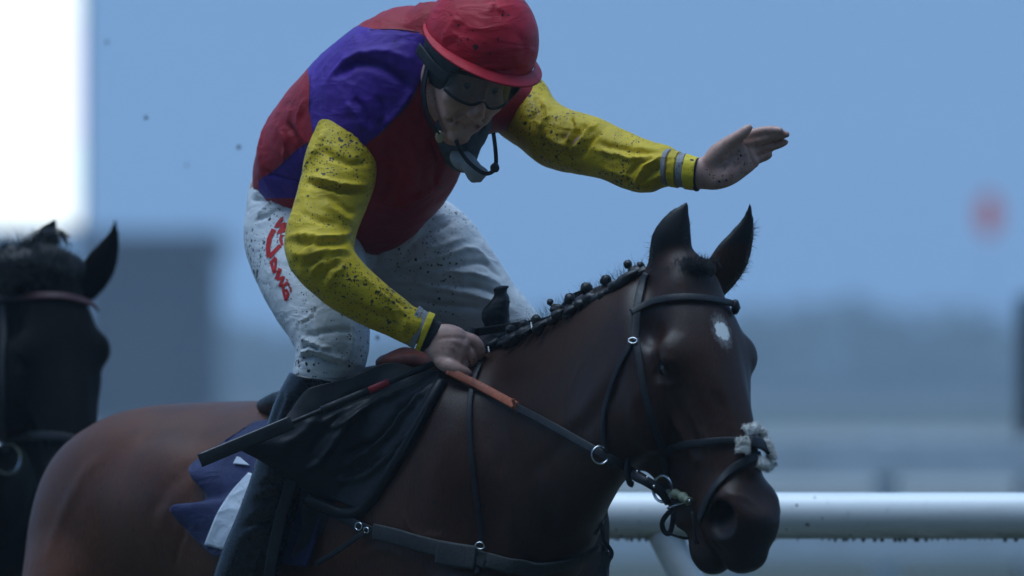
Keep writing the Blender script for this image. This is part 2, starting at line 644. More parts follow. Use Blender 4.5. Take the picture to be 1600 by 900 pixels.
gx = np.linspace(-400, 400, 65); gy = np.linspace(-120, 760, 55)
gv = np.array([(x, y, 0.0) for y in gy for x in gx])
gv[:, 2] = np.where(gv[:, 1] > 320, .25 * noise3(gv, .02, 3, 2), 0)
gf = np.array([[j * 65 + i, j * 65 + i + 1, (j + 1) * 65 + i + 1, (j + 1) * 65 + i] for j in range(54) for i in range(64)])
tag(mesh_obj('ground', gv, gf, ground_mat()), 'dark green racecourse turf', 'turf', kind='structure')


M_sand = plain('wet_sand_track', (.30, .30, .29), .8, var=.12, scale=.3, bstr=.3, bscale=30)
tk = np.array([(x, y, .006) for y in np.linspace(88, 205, 8) for x in np.linspace(-398, 398, 40)])
tag(mesh_obj('track', tk, np.array([[j * 40 + i, j * 40 + i + 1, (j + 1) * 40 + i + 1, (j + 1) * 40 + i] for j in range(7) for i in range(39)]), M_sand), 'pale wet sand track beyond the fence', 'track', kind='structure')


def bar(name, a, b, r, mat, parent, seg=20, n=6):
    return wire(name, [a, b], r, mat, parent, n=n, seg=seg)


def white_rail_mat(algae=.8):
    m, nt, nd, lk, b = mat_new('white_plastic_rail')
    co = coords(nt)
    n1 = tex_noise(nt, coords(nt, (6, 30, 30)), 1.0, 5, .65)
    n2 = tex_noise(nt, co, 45, 4, .7)
    c = mixc(nt, ramp(nt, n1, .45, .75, 0, .5), (.88, .88, .87), (.70, .70, .68))
    c = mixc(nt, ramp(nt, n2, .62, .75, 0, .4), c, (.22, .21, .17))
    c = mixc(nt, mud_mask(nt, .16, 34, 5, .5), c, (.02, .018, .014))
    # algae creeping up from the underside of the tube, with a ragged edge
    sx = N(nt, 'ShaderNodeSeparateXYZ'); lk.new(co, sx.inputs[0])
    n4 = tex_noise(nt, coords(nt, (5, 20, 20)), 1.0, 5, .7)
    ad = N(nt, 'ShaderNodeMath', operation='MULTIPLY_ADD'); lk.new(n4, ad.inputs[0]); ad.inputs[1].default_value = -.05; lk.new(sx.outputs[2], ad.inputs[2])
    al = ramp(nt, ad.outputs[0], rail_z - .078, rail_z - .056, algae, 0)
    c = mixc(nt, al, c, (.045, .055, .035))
    lk.new(c, b.inputs['Base Color'])
    b.inputs['Roughness'].default_value = .32
    bump(nt, b, n2, .15, .002)
    return m


M_drop = plain('wet_droplet', (.10, .12, .13), .08, var=.1, bstr=0, spec=.8)
RY = 1.3
rk = (1 + RY / CAM_D) / S
rail_z = CAM_Z + (600 - 806) * rk
rail_r = 36 * rk
rx0 = (893 - 800) * rk
M_rail = white_rail_mat()
M_leg = white_rail_mat(0.0)
rl = empty('running_rail', (rx0, RY, 0), 'white tubular running rail with a slanting leg, just behind the bay horse', 'rail')
for k in range(3):
    bar('rail_tube', (rx0 + k * 2.6 + .004, RY, rail_z), (rx0 + (k + 1) * 2.6 - .004, RY, rail_z), rail_r, M_rail, rl, 40, 60)
for k in range(3):
    bar('joint_sleeve', (rx0 + (k + 1) * 2.6 - .09, RY, rail_z), (rx0 + (k + 1) * 2.6 + .09, RY, rail_z), rail_r + .004, M_rail, rl, 40)
for k in range(3):
    lx = (1030 - 800) * rk + k * 2.6
    top = np.array([lx, RY, rail_z - .02])
    low = np.array([lx + .66, RY, -.05])
    q = [top, top * .6 + low * .4 + np.array([-.01, 0, 0]), low]
    wire('leg', q, .036, M_leg, rl, n=40, seg=24)
dm = None
for k in range(120):                                   # drips hanging along the underside
    x = rx0 + .02 + k * .0142 + random.uniform(-.005, .005)
    r = random.uniform(.0020, .0052)
    if random.random() < .3: continue
    if dm is None or random.random() < .4:
        o = blob('water_drop', (0, 0, 0), (r, r, r * 1.25), None, M_drop, None, seg=10); dm = o.data
    else:
        o = bpy.data.objects.new('water_drop', dm); COL.objects.link(o)
    o.location = (x, RY + random.uniform(-.006, .004), rail_z - rail_r - .001)
    adopt(o, rl)

# far white boarded rail on the other side of the track
FY = 25.0
M_far = plain('weathered_white_board', (.80, .82, .84), .5, var=.12, scale=3)
fr = empty('track_fence', (0, FY, 0), 'far white fence with two wide boards across the track', 'fence')


def box(name, lo, hi, mat, parent=None, bev=0.0):
    bm = bmesh.new()
    bmesh.ops.create_cube(bm, size=1)
    lo, hi = Vector(lo), Vector(hi)
    for v in bm.verts:
        v.co = Vector(((lo[i] + hi[i]) / 2 + v.co[i] * (hi[i] - lo[i])) for i in range(3))
    if bev: bmesh.ops.bevel(bm, geom=bm.edges[:], offset=bev, segments=2, affect='EDGES')
    me = bpy.data.meshes.new(name); bm.to_mesh(me); bm.free()
    o = bpy.data.objects.new(name, me); COL.objects.link(o)
    if mat: me.materials.append(mat)
    if parent is not None: adopt(o, parent)
    return o


for k in range(-4, 5):
    for zc, hh in ((1.07, .10), (.62, .10)):
        box('board', (k * 2.4 - 1.195, FY - .02, zc - hh), (k * 2.4 + 1.195, FY + .02, zc + hh), M_far, fr, .006)
    for q in (-1.2, -.4, .4):
        box('post', (k * 2.4 + q - .06, FY + .022, -.05), (k * 2.4 + q + .06, FY + .13, 1.19), M_far, fr, .01)

# lit big screen, far left
SY = 120.0
sk = (1 + SY / CAM_D) / S
M_dark = plain('dark_painted_steel', (.03, .035, .045), .6)
m, nt, nd, lk, b = mat_new('lit_screen')
co = coords(nt)
e = N(nt, 'ShaderNodeEmission')
vn = N(nt, 'ShaderNodeTexVoronoi'); vn.inputs['Scale'].default_value = .55; lk.new(co, vn.inputs['Vector'])
lk.new(mixc(nt, .12, (.86, .97, 1.0), vn.outputs['Color']), e.inputs[0])
e.inputs[1].default_value = .95
lk.new(e.outputs[0], nd['Material Output'].inputs[0])
M_lit = m
sx1 = (122 - 800) * sk; sz0 = CAM_Z + (600 - 352) * sk
scr = empty('big_screen', (sx1 - 5, SY, 0), 'glowing white big screen on a dark frame beyond the track', 'screen')
box('display', (sx1 - 10, SY - .10, sz0), (sx1, SY - .02, sz0 + 7.0), M_lit, scr)
box('cabinet', (sx1 - 10.1, SY, sz0 - .1), (sx1 + .06, SY + .5, sz0 + 7.1), M_dark, scr, .02)
for dx in (-8.6, -1.2):
    box('support_leg', (sx1 + dx - .12, SY + .12, -.05), (sx1 + dx + .12, SY + .38, sz0 - .1), M_dark, scr, .02)

# dark cabin in the fog beside it
KY = 240.0
kk = (1 + KY / CAM_D) / S
M_cab = plain('dark_blue_cabin_paint', (.020, .028, .045), .7, scale=3)
kx0, kx1, kz1 = (128 - 800) * kk, (332 - 800) * kk, CAM_Z + (600 - 362) * kk
cab = empty('cabin', ((kx0 + kx1) / 2, KY, 0), 'dark boxy cabin standing in the fog beside the big screen', 'cabin')
box('wall', (kx0, KY, -.05), (kx1, KY + 8, kz1 - .7), M_cab, cab, .02)
box('roof', (kx0 - .3, KY - .5, kz1 - .69), (kx1 + .3, KY + 8.2, kz1), M_cab, cab, .02)
d = box('door', ((kx0 + kx1) / 2 - 1.2, KY - .1, .05), ((kx0 + kx1) / 2 + 1.2, KY - .01, 4.2), M_dark, cab, .01)

# red lamp on a slim post
LY = 130.0
lk2 = (1 + LY / CAM_D) / S
lx, lz = (1545 - 800) * lk2, CAM_Z + (600 - 335) * lk2
m, nt, nd, lk, b = mat_new('red_lamp_glow')
e = N(nt, 'ShaderNodeEmission'); e.inputs[0].default_value = (1, .36, .44, 1); e.inputs[1].default_value = .13
lk.new(e.outputs[0], nd['Material Output'].inputs[0])
lamp = empty('signal_lamp', (lx, LY, 0), 'blurred red lamp on a slim post in the fog', 'lamp')
blob('lens', (lx, LY, lz), (.24,.24,.42), None, m, lamp)
bar('post', (lx, LY + .01, -.05), (lx, LY + .01, lz - .42), .008, M_dark, lamp, 10)

# dark post at the right
EY = 30.0
ek = (1 + EY / CAM_D) / S
ex = (1601 - 800) * ek
pst = empty('boundary_post', (ex, EY, 0), 'tall dark timber post beside the far white fence', 'post')
box('shaft', (ex - .035, EY, -.05), (ex + .09, EY + .12, CAM_Z + (600 - 470) * ek), M_dark, pst, .01)
box('cap', (ex - .05, EY - .015, CAM_Z + (600 - 470) * ek), (ex + .105, EY + .135, CAM_Z + (600 - 462) * ek), M_dark, pst, .01)

# far wood behind the fence, one mass in the fog
m_w = plain('far_foliage', (.06, .08, .055), .9, scale=.5, bstr=0)
wv, wf = [], []
for k in range(13500):
    x = random.uniform(-385, 385); y = 690 + random.uniform(-10, 50)
    top = 7.0 + 1.5 * math.sin(x * .06) + .8 * math.sin(x * .19 + 1)
    z = random.uniform(0, 1) ** 2.4 * top
    c = Vector((x, y, z)); r = random.uniform(1.4, 3.0)
    for q in range(5):
        a = Vector((random.gauss(0, 1), random.gauss(0, 1), random.gauss(0, 1))).normalized()
        t = a.orthogonal().normalized(); u = a.cross(t)
        cc = c + Vector((random.gauss(0, .5), random.gauss(0, .5), random.gauss(0, .5)))
        n0 = len(wv)
        wv += [cc + t * r * .6, cc + u * r * .4, cc - t * r * .6, cc - u * r * .4]
        wf.append([n0, n0 + 1, n0 + 2, n0 + 3])
tag(mesh_obj('far_wood', np.array([list(v) for v in wv]), wf, m_w, None, False), 'distant dark wood fading into the fog', 'wood', kind='stuff')

# unseen stand added behind the camera to block sky light from the front
GY = -24.0
M_conc = plain('grey_concrete', (.10, .10, .10), .85, scale=1.2)
M_roofm = plain('dark_roof_sheet', (.04, .045, .05), .6, scale=2)
M_gl = plain('tinted_glazing', (.015, .02, .025), .12, var=.1, scale=.5, bstr=0)
gs = empty('sky_blocker_stand', (0, GY, 0), 'large unseen stand with stepped terraces, added to block sky light', 'sky_blocker_stand')
for k in range(14):
    box('terrace_step', (-70, GY - (k + 1) * .9, -.05), (70, GY - k * .9 - .004, .35 + k * .62), M_conc, gs)
box('rear_wall', (-70, GY - 22, -.05), (70, GY - 12.7, 9.5), M_conc, gs)
for k in range(28):
    for q in range(1):
        box('window', (-69 + k * 5, GY - 12.69, 10.6 + q * 5.5), (-64.6 + k * 5, GY - 12.3, 15.4 + q * 5.5), M_gl, gs)
box('upper_wall', (-70, GY - 22, 9.504), (70, GY - 12.8, 17.0), M_conc, gs)
box('roof', (-72, GY - 23, 17.01), (72, GY + 2.0, 18.2), M_roofm, gs)
for k in range(9):
    bar('roof_column', (-63 + k * 15.75, GY - 6.2, 4.6), (-63 + k * 15.75, GY - 6.2, 17.0), .25, M_roofm, gs, 12)

# the foggy air
m = bpy.data.materials.new('foggy_air'); m.use_nodes = True
nt = m.node_tree; nt.nodes.clear()
o_ = nt.nodes.new('ShaderNodeOutputMaterial'); v_ = nt.nodes.new('ShaderNodeVolumePrincipled')
v_.inputs['Color'].default_value = (.74, .87, 1.0, 1)
v_.inputs['Density'].default_value = .0009
v_.inputs['Anisotropy'].default_value = .2
nt.links.new(v_.outputs[0], o_.inputs['Volume'])
hz = box('haze', (-420, -130, -1.8), (420, 780, 30), m)
tag(hz, 'pale even fog over the racecourse', 'fog', kind='stuff')


# ================================================================== the horses
YAW = math.radians(50)
FW = np.array([math.cos(YAW), -math.sin(YAW), 0.0])      # the way the bay horse walks
LF = np.array([math.sin(YAW), math.cos(YAW), 0.0])       # its left side
UP = np.array([0, 0, 1.0])
W0 = np.array([-0.08, 0.17, 0.0])                        # below the withers
RB = np.stack([FW, LF, UP])                              # world -> horse frame


def L(p):            # world point -> horse frame
    return RB @ (np.asarray(p, float) - W0)


def Wd(p):           # horse frame -> world
    return np.asarray(p) @ RB + W0


# head frame
HYAW = math.radians(34); HP = math.radians(24)
hF = np.array([math.sin(HYAW), -math.cos(HYAW), 0.0])
hL = np.array([math.cos(HYAW), math.sin(HYAW), 0.0])
hD = -math.cos(HP) * UP + math.sin(HP) * hF
hN = math.cos(HP) * hF + math.sin(HP) * UP
hO = P(1083, 408, -.45)


def H(s, d, n):      # head frame: s to the horse's left, d down the face, n out of the face -> world
    return hO + s * hL + .968 * d * hD + n * hN


def build_horse():
    F = Field((-1.55, -.50, -.02), (1.18, .50, 1.98), .0058)
    V = lambda w: RB @ np.asarray(w, float)
    # ---- trunk: x along the body, (x, top, bottom, half width)
    tr = [(-1.29, 1.13, .98, .10), (-1.21, 1.225, .92, .175), (-1.08, 1.335, .90, .215), (-.90, 1.420, .92, .250), (-.68, 1.435, .92, .27),
          (-.42, 1.43, .88, .285), (-.15, 1.47, .86, .265), (.08, 1.49, .87, .225), (.17, 1.42, .90, .185), (.23, 1.30, .96, .12)]
    F.loft([((x, 0, (t + b) / 2), (0, w, 0), (0, 0, (t - b) / 2)) for x, t, b, w in tr], .04, 44, 2.15)
    F.loft([((-.45, 0, 1.40), (0, .05, 0), (0, 0, .05)), ((-.12, 0, 1.47), (0, .045, 0), (0, 0, .07)), ((.05, 0, 1.49), (0, .05, 0), (0, 0, .08))], .10, 10)   # withers
    for s in (-1, 1):
        # rump and thigh muscles
        F.ell((-.96, s * .12, 1.255), (.25, .12, .14), None, .10)
        F.ell((-1.08, s * .150, 1.06), (.19, .105, .25), None, .08)
        F.ell((-.72, s * .19, 1.22), (.12, .07, .09), None, .10)           # hip
        F.ell((.09 if s < 0 else .02, s * .150, 1.18), (.13, .075, .26), None, .08)           # shoulder blade
        F.ell((.16 if s < 0 else .05, s * .115, 1.08), (.09, .08, .12), None, .07)            # point of shoulder
        F.ell((.02, s * .10, 1.33), (.16, .085, .17), None, .12)            # neck meets shoulder
        # fore leg
        fx = .24 if s < 0 else .05
        F.chain([(.20 if s < 0 else .06, s * .14, 1.0), (.20 if s < 0 else .06, s * .145, .80), (fx - .02, s * .135, .52), (fx, s * .13, .46), (fx - .03, s * .13, .22), (fx - .02, s * .13, .14), (fx + .03, s * .13, .07)],
                [.10, .075, .042, .044, .027, .034, .03], .05)
        F.cone((fx + .045, s * .13, .065), (fx + .06, s * .13, .0), .04, .055, .01)
        # hind leg
        hx = -1.15 if s < 0 else -1.32
        F.chain([(-1.08, s * .15, 1.0), (-.98, s * .155, .85), (hx + .05, s * .14, .62), (hx - .05, s * .13, .50), (hx, s * .13, .22), (hx + .02, s * .13, .13), (hx + .08, s * .13, .07)],
                [.15, .105, .06, .045, .03, .036, .03], .06)
        F.cone((hx + .09, s * .13, .065), (hx + .11, s * .13, .0), .04, .055, .01)
    # ---- neck: sections from the trunk to the poll, given by crest and throat in world
    def sec(top, bot, w):
        top, bot = L(top), L(bot)
        c = (top + bot) / 2
        v = (top - bot) / 2
        return [c, None, v, w]
    ss = [sec(Wd((.0, -.0, 1.50)), Wd((.20, -.01, 1.00)), .15),
          sec(P(842, 516, -.02), P(868, 885, -.10), .115),
          sec(P(905, 482, -.18), P(893, 820, -.22), .095),
          sec(P(970, 447, -.34), P(930, 748, -.36), .080),
          sec(P(1030, 435, -.42), P(985, 705, -.45), .075)]
    cs = [s[0] for s in ss]
    rows = []
    for i, s in enumerate(ss):
        t = cs[min(i + 1, len(cs) - 1)] - cs[max(i - 1, 0)]
        u = unit(np.cross(t, s[2])) * s[3]
        if u[1] < 0: u = -u
        rows.append((s[0], u, s[2]))
    F.loft(rows, .06, 30, 2.1)
    # ---- head
    def hp(s, d, n): return L(H(s, d, n))
    vL, vD, vN = V(hL), V(hD), V(hN)
    R = np.stack([vL, vD, vN])
    skull = [(.03, -.01, -.17, .055), (.06, .010, -.18, .072), (.10, .018, -.18, .082), (.15, .024, -.17, .092), (.20, .024, -.16, .100), (.245, .019, -.15, .090),
             (.32, .012, -.14, .069), (.40, .008, -.135, .058), (.46, .006, -.135, .054), (.515, .004, -.14, .056), (.56, -.004, -.14, .054), (.60, -.03, -.12, .042)]
    F.loft([(hp(0, d, (a + b) / 2), vL * w, vN * (a - b) / 2) for d, a, b, w in skull], .03, 36, 2.5)
    for s in (-1, 1):                                      # jaw branches and cheeks
        F.loft([(hp(s * .050, .06, -.15), vL * .025, vN * .07), (hp(s * .055, .15, -.175), vL * .030, vN * .125), (hp(s * .052, .24, -.195), vL * .030, vN * .115),
                (hp(s * .042, .32, -.180), vL * .026, vN * .075), (hp(s * .034, .40, -.172), vL * .022, vN * .055), (hp(s * .030, .48, -.172), vL * .020, vN * .045)], .03, 16, 2.3)
        F.ell(hp(s * .074, .19, -.175), (.024, .105, .105), R, .03)
    F.loft([(hp(0, .34, -.175), vL * .038, vN * .040), (hp(0, .43, -.165), vL * .036, vN * .038), (hp(0, .51, -.165), vL * .038, vN * .040), (hp(0, .57, -.160), vL * .034, vN * .034)], .02, 12, 2.2)   # lower jaw, chin
    F.ell(hp(0, .555, -.185), (.036, .038, .026), R, .025)                # chin bump
    for s in (-1, 1):
        F.ell(hp(s * .086, .192, -.026), (.026, .036, .022), R, .020)     # brow
        F.cone(hp(s * .084, .250, -.085), hp(s * .056, .40, -.07), .012, .008, .02)   # facial crest
        F.ell(hp(s * .104, .212, -.056), (.010, .022, .015), R, .010, True)     # eye socket
        F.ell(hp(s * .096, .125, -.060), (.012, .025, .02), R, .03, True)       # hollow above the eye
        # nostril: flared rim, then the opening
        F.ell(hp(s * .046, .53, -.050), (.026, .055, .055), R, .03)
        F.ell(hp(s * .064, .548, -.038), (.034, .037, .036), R, .008, True)
        F.cone(hp(s * .056, .552, -.040), hp(s * .024, .485, -.058), .027, .017, .006, True)
        F.ell(hp(s * .050, .560, -.034), (.022, .026, .026), R, .010, True)
    F.ell(hp(0, .565, -.05), (.048, .038, .06), R, .03)                    # upper lip
    for s in (-1, 1):                                                       # mouth slit
        F.cone(hp(s * .056, .455, -.138), hp(s * .048, .575, -.142), .005, .006, .008, True)
    F.cone(hp(-.04, .612, -.135), hp(.04, .612, -.135), .007, .007, .008, True)
    F.ell(hp(0, .30, .014), (.030, .16, .014), R, .03)                     # nasal bone
    # ears
    def ear(cl, y, back):
        rows = []
        for (x, yy, hw, tx, ty) in cl:
            c = L(P(x, yy, y))
            u = V(unit(np.array([tx, 0.25 * back, -ty]))) * hw / S
            v = V(unit(np.array([0.15 * back, 1, .2]))) * max(.006, hw / S * .55)
            rows.append((c, u, v))
        F.loft(rows, .02, 22, 2.0)
    ear([(1052, 432, 27, 1, 0), (1046, 402, 29, 1, .1), (1050, 372, 29, 1, .12), (1059, 345, 20, 1, .15), (1069, 325, 9, 1, .2), (1074, 315, 2.0, 1, .2)], -.42, 1)
    ear([(1112, 446, 24, .8, .5), (1131, 421, 26, .8, .5), (1146, 396, 25, .85, .5), (1161, 366, 17, .95, .35), (1170, 338, 8, 1, .2), (1172, 317, 2.0, 1, .1)], -.36, -1)
    # ear hollows
    F.cone(L(P(1060, 392, -.475)), L(P(1068, 340, -.455)), .017, .006, .01, True)
    F.cone(L(P(1150, 415, -.425)), L(P(1171, 350, -.40)), .014, .005, .01, True)
    F.ell(hp(0, .035, -.03), (.045, .04, .04), R, .04)                          # poll
    v, f = F.surface(5)
    return Wd(v), f


hv, hf = build_horse()
# ease the join of neck and shoulder
_w = np.exp(-(((pix(hv)[:, 0] - 775) / 60) ** 2 + ((pix(hv)[:, 1] - 635) / 75) ** 2)) * (hv[:, 1] < .15)
_w = np.clip(_w * 1.6, 0, 1)[:, None] * .9
for _ in range(70):
    hv = hv * (1 - _w) + laplace(hv, hf, 1.0) * _w
hv = fold(hv, hf, [(p_, w_ * 1.1, h_ * .62) for p_, w_, h_ in [([(64, 884), (94, 801), (128, 737), (165, 705)], 14, 5), ([(226, 816), (249, 775), (300, 712)], 13, -4), ([(242, 826), (268, 786), (322, 724)], 13, 3), ([(268, 890), (276, 850), (290, 810)], 6, -4), ([(200, 690), (260, 672), (330, 690)], 22, -5),
                   ([(985, 560), (935, 640), (870, 700), (800, 760)], 14, -5), ([(960, 560), (905, 640), (850, 680)], 16, 4), ([(760, 600), (742, 690), (752, 800)], 12, -4), ([(840, 700), (860, 780), (850, 870)], 14, -4), ([(700, 660), (680, 740), (690, 820)], 18, 4), ([(640, 760), (660, 820), (720, 860)], 14, -3),
                   ([(1066, 625), (1085, 660), (1105, 700), (1115, 745)], 6, 7), ([(1048, 625), (1068, 670), (1088, 720)], 9, -7), ([(1120, 610), (1135, 660), (1146, 715)], 9, -6), ([(905, 560), (882, 620), (892, 690)], 5, 3), ([(625, 800), (650, 835), (700, 842)], 4.5, 3.5), ([(1010, 640), (1030, 665), (1062, 672)], 5, 4), ([(560, 870), (600, 860), (640, 880)], 6, 3), ([(1018, 585), (1034, 562), (1060, 568)], 4.5, 6), ([(1022, 600), (1044, 604), (1064, 592)], 4, 4), ([(1092, 770), (1110, 790), (1112, 815)], 4, 3), ([(1000, 600), (985, 650), (990, 700)], 10, 4),
                   ([(1105, 830), (1112, 850), (1130, 868)], 3, -4), ([(1130, 770), (1160, 775), (1185, 790)], 4, 4)]])


def sstep(x, a, b):
    t = np.clip((x - a) / (b - a), 0, 1)
    return t * t * (3 - 2 * t)


hc = hv - hO
h_s, h_d, h_n = hc @ hL, hc @ hD / .968, hc @ hN
in_head = sstep(hc @ unit(hL * 0 + hF), -.32, -.20) * (hv[:, 2] > 1.0)
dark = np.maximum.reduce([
    in_head * sstep(h_d, .47, .60) * .95,                                     # muzzle
    in_head * sstep(h_n, -.10, .0) * sstep(h_d, .50, .1) * .75,               # front of the face
    sstep(-h_d, -.005, .05) * (h_n > -.25) * (np.abs(h_s) < .2) * in_head,    # ears
    np.exp(-(((np.abs(h_s) - .09) / .05) ** 2 + ((h_d - .207) / .032) ** 2 + ((h_n + .056) / .030) ** 2)) * .9,
    in_head * np.exp(-(((h_d - .53) / .05) ** 2 + ((h_n + .045) / .05) ** 2)) * 1.0,
    .68 * sstep((hv - W0) @ FW, -.25, .30),  # painted shade: coat darkens forward over shoulder, neck and head
    sstep(.62 - hv[:, 2], 0, .18)])                                           # lower legs
sp = pix(hv)
star = np.exp(-(((h_s - .012) / .016) ** 2 + ((h_d - .135) / .024) ** 2)) * (h_n > -.01)
star = sstep(star + .35 * noise3(hv, 95, 4, 2), .25, .6) * (np.abs(h_s) < .05) * (h_d < .25) * (h_n > -.02)
halo = np.exp(-(((h_s - .015) / .032) ** 2 + ((h_d - .155) / .06) ** 2)) * (h_n > -.01)
halo = .4 * halo * (.6 + .6 * noise3(hv, 60, 9, 3)) * (h_d < .3)
star = np.clip(np.maximum(star, halo), 0, 1)


def coat_mat(name, body, bodyd, point, white=True, rough=.42, spec=.25):
    m, nt, nd, lk, b = mat_new(name)
    co = coords(nt)
    hair = tex_noise(nt, coords(nt, (1, 1, .16), (0, .5, .4)), 330, 3, .65)
    n1 = tex_noise(nt, co, 5, 4, .6)
    c = mixc(nt, ramp(nt, n1, .3, .7), bodyd, body)
    c = mixc(nt, ramp(nt, hair, .35, .65, 0, .6), c, tuple(q * .45 for q in bodyd))
    a = N(nt, 'ShaderNodeAttribute', attribute_name='points_and_shade')
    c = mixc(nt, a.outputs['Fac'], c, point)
    if white:                                                    # ragged white star with a roan edge
        vs = N(nt, 'ShaderNodeVectorMath', operation='SUBTRACT'); lk.new(co, vs.inputs[0]); vs.inputs[1].default_value = tuple(H(.002, .168, .024))
        def dist(sx, sy, sz):
            tot = None
            for ax, sc_ in ((hL, sx), (hD, sy), (hN, sz)):
                d_ = N(nt, 'ShaderNodeVectorMath', operation='DOT_PRODUCT'); lk.new(vs.outputs[0], d_.inputs[0]); d_.inputs[1].default_value = tuple(ax / sc_)
                q_ = N(nt, 'ShaderNodeMath', operation='MULTIPLY'); lk.new(d_.outputs['Value'], q_.inputs[0]); lk.new(d_.outputs['Value'], q_.inputs[1])
                if tot is None: tot = q_.outputs[0]
                else:
                    a_ = N(nt, 'ShaderNodeMath', operation='ADD'); lk.new(tot, a_.inputs[0]); lk.new(q_.outputs[0], a_.inputs[1]); tot = a_.outputs[0]
            return tot
        nz = tex_noise(nt, coords(nt, (1, 1, .6)), 170, 5, .8)
        for sx, sy, amt, lo_, hi_ in ((.026, .046, .24, .9, .1), (.0175, .021, .98, .66, .50)):
            ad = N(nt, 'ShaderNodeMath', operation='MULTIPLY_ADD'); lk.new(nz, ad.inputs[0]); ad.inputs[1].default_value = 2.2
            sb = N(nt, 'ShaderNodeMath', operation='SUBTRACT'); lk.new(dist(sx, sy, .05), sb.inputs[0]); sb.inputs[1].default_value = 1.1 if sx > .02 else 1.35
            lk.new(sb.outputs[0], ad.inputs[2])
            c = mixc(nt, ramp(nt, ad.outputs[0], hi_, lo_, amt, 0), c, (.74, .74, .72))
    c = mixc(nt, mud_mask(nt, .10, 60, 4, .5), c, (.012, .010, .008))
    lk.new(c, b.inputs['Base Color'])
    lk.new(ramp(nt, n1, .3, .7, rough * .85, rough * 1.25), b.inputs['Roughness'])
    b.inputs['Specular IOR Level'].default_value = spec
    n3 = tex_noise(nt, co, 28, 4, .6)
    mm = N(nt, 'ShaderNodeMath', operation='MULTIPLY_ADD')
    lk.new(n3, mm.inputs[0]); mm.inputs[1].default_value = .9; lk.new(hair, mm.inputs[2])
    bump(nt, b, mm.outputs[0], .40, .0016)
    return m


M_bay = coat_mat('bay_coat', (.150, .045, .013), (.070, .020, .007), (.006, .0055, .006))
M_brown = coat_mat('dark_brown_coat', (.009, .008, .008), (.006, .006, .006), (.004, .004, .004), False, .75, .10)
horse = empty('racehorse', (W0[0], W0[1], 0), 'bay racehorse with a plaited mane and white star, carrying the jockey', 'horse', 'horses on the racecourse')
hb = mesh_obj('body', hv, hf, M_bay, horse, True, {'points_and_shade': dark, 'star': star})
M_eye = plain('horse_eye', (.012, .007, .004), .06, var=.2, bstr=0, spec=.7)
for s in (-1, 1):
    blob('eye', H(s * .081, .212, -.056), (.0195, .0195, .0195), None, M_eye, horse)

# second, dark horse behind: the same build turned a little further towards the camera
R2 = Matrix.Rotation(math.radians(-13), 4, 'Z')
h2 = empty('racehorse', (0, 0, 0), 'dark brown horse with a loose mane, following behind the bay', 'horse', 'horses on the racecourse')
b2 = bpy.data.objects.new('body', hb.data.copy()); COL.objects.link(b2)
b2.data.materials.clear(); b2.data.materials.append(M_brown)
TGT = Vector(P(88, 420, 2.0))
piv = Vector(hO)
T2 = Matrix.Translation(TGT) @ R2 @ Matrix.Translation(-piv)
b2.parent = h2
lowz = TGT.z - piv.z
h2.matrix_world = T2
b2.location = (0, 0, 0)


# ================================================================== the jockey
def psecs(rows, n):
    """rows (edge pixel a, edge pixel b, depth y, half depth) -> n resampled (centre, U, V)"""
    base = []
    for a, b, y, hd in rows:
        pa, pb = P(a[0], a[1], y), P(b[0], b[1], y)
        base.append(np.concatenate([(pa + pb) / 2, (pb - pa) / 2, [hd]]))
    q = catmull(np.array(base), n)
    t = np.gradient(q[:, :3], axis=0)
    out = []
    for i in range(n):
        U = q[i, 3:6]
        out.append(np.concatenate([q[i, :3], U, unit(np.cross(t[i], U)) * q[i, 6]]))
    return np.array(out)


FK = 1.7


def cfold(v, f, st):
    return fold(v, f, [(p, w * .8, h * FK) for p, w, h in st], True)


def ftube(rows, n, nseg, e=2.0):
    v, f = ring_mesh(psecs(rows, n), nseg, e, True)
    # caps were stored as doubled quads; keep the side quads only for normals, plus the caps as fans
    return v, orient(v, f)


def cloth_noise(v, f, amp, scale, seed, stretch=(1, 1, 1)):
    n = vnormals(v, f)
    w = noise3(v * np.array(stretch), scale, seed, 3)
    r = 1 - np.abs(noise3(v * np.array(stretch)[::-1], scale * 1.3, seed + 40, 2)) * 2.2
    return v + n * (amp * (.6 * w + .3 * r))[:, None]


M_skin_m, nt, nd, lk, b = mat_new('muddy_skin')
co = coords(nt)
n1 = tex_noise(nt, co, 30, 4)
c = mixc(nt, ramp(nt, n1, .3, .7), (.50, .27, .21), (.60, .36, .29))
n2 = tex_noise(nt, co, 75, 4, .7)
c = mixc(nt, ramp(nt, n2, .50, .72, 0, .6), c, (.34, .11, .09))
c = mixc(nt, mud_mask(nt, .26, 130, 14, .5), c, (.03, .022, .018))
lk.new(c, b.inputs['Base Color'])
b.inputs['Roughness'].default_value = .48
b.inputs['Subsurface Weight'].default_value = .08
b.inputs['Subsurface Radius'].default_value = (.012, .005, .003)
b.inputs['Subsurface Scale'].default_value = .4
bump(nt, b, tex_noise(nt, co, 420, 3), .25, .0015)

M_yel = cloth('yellow_silk', (.62, .425, .006), .5, .05, .75, (.045, .036, .014), .12, stain=.6, mscale=92, spread=1.0)
M_wht = cloth('white_breeches', (.66, .67, .69), .62, .05, .55, (.018, .012, .011), .05, stain=.22, mscale=84, spread=.8)
M_grip = plain('black_leather', (.012, .013, .016), .38, var=.3, scale=60, bstr=.35, bscale=260, spec=.5)
M_gripm = plain('matt_black_rubber', (.010, .011, .013), .65, var=.2, scale=60, bstr=.2)
M_band = cloth('white_cuff_tape', (.27, .27, .28), .6, .0, .75, (.02, .018, .015), .12, stain=.5, mscale=110, spread=.8)
M_cuff = cloth('yellow_cuff', (.76, .56, .012), .5, .15, .40, (.016, .014, .010), .08, stain=.15, mscale=110, spread=.7)
M_undr = cloth('black_undershirt', (.008, .009, .012), .8, .2, 0)


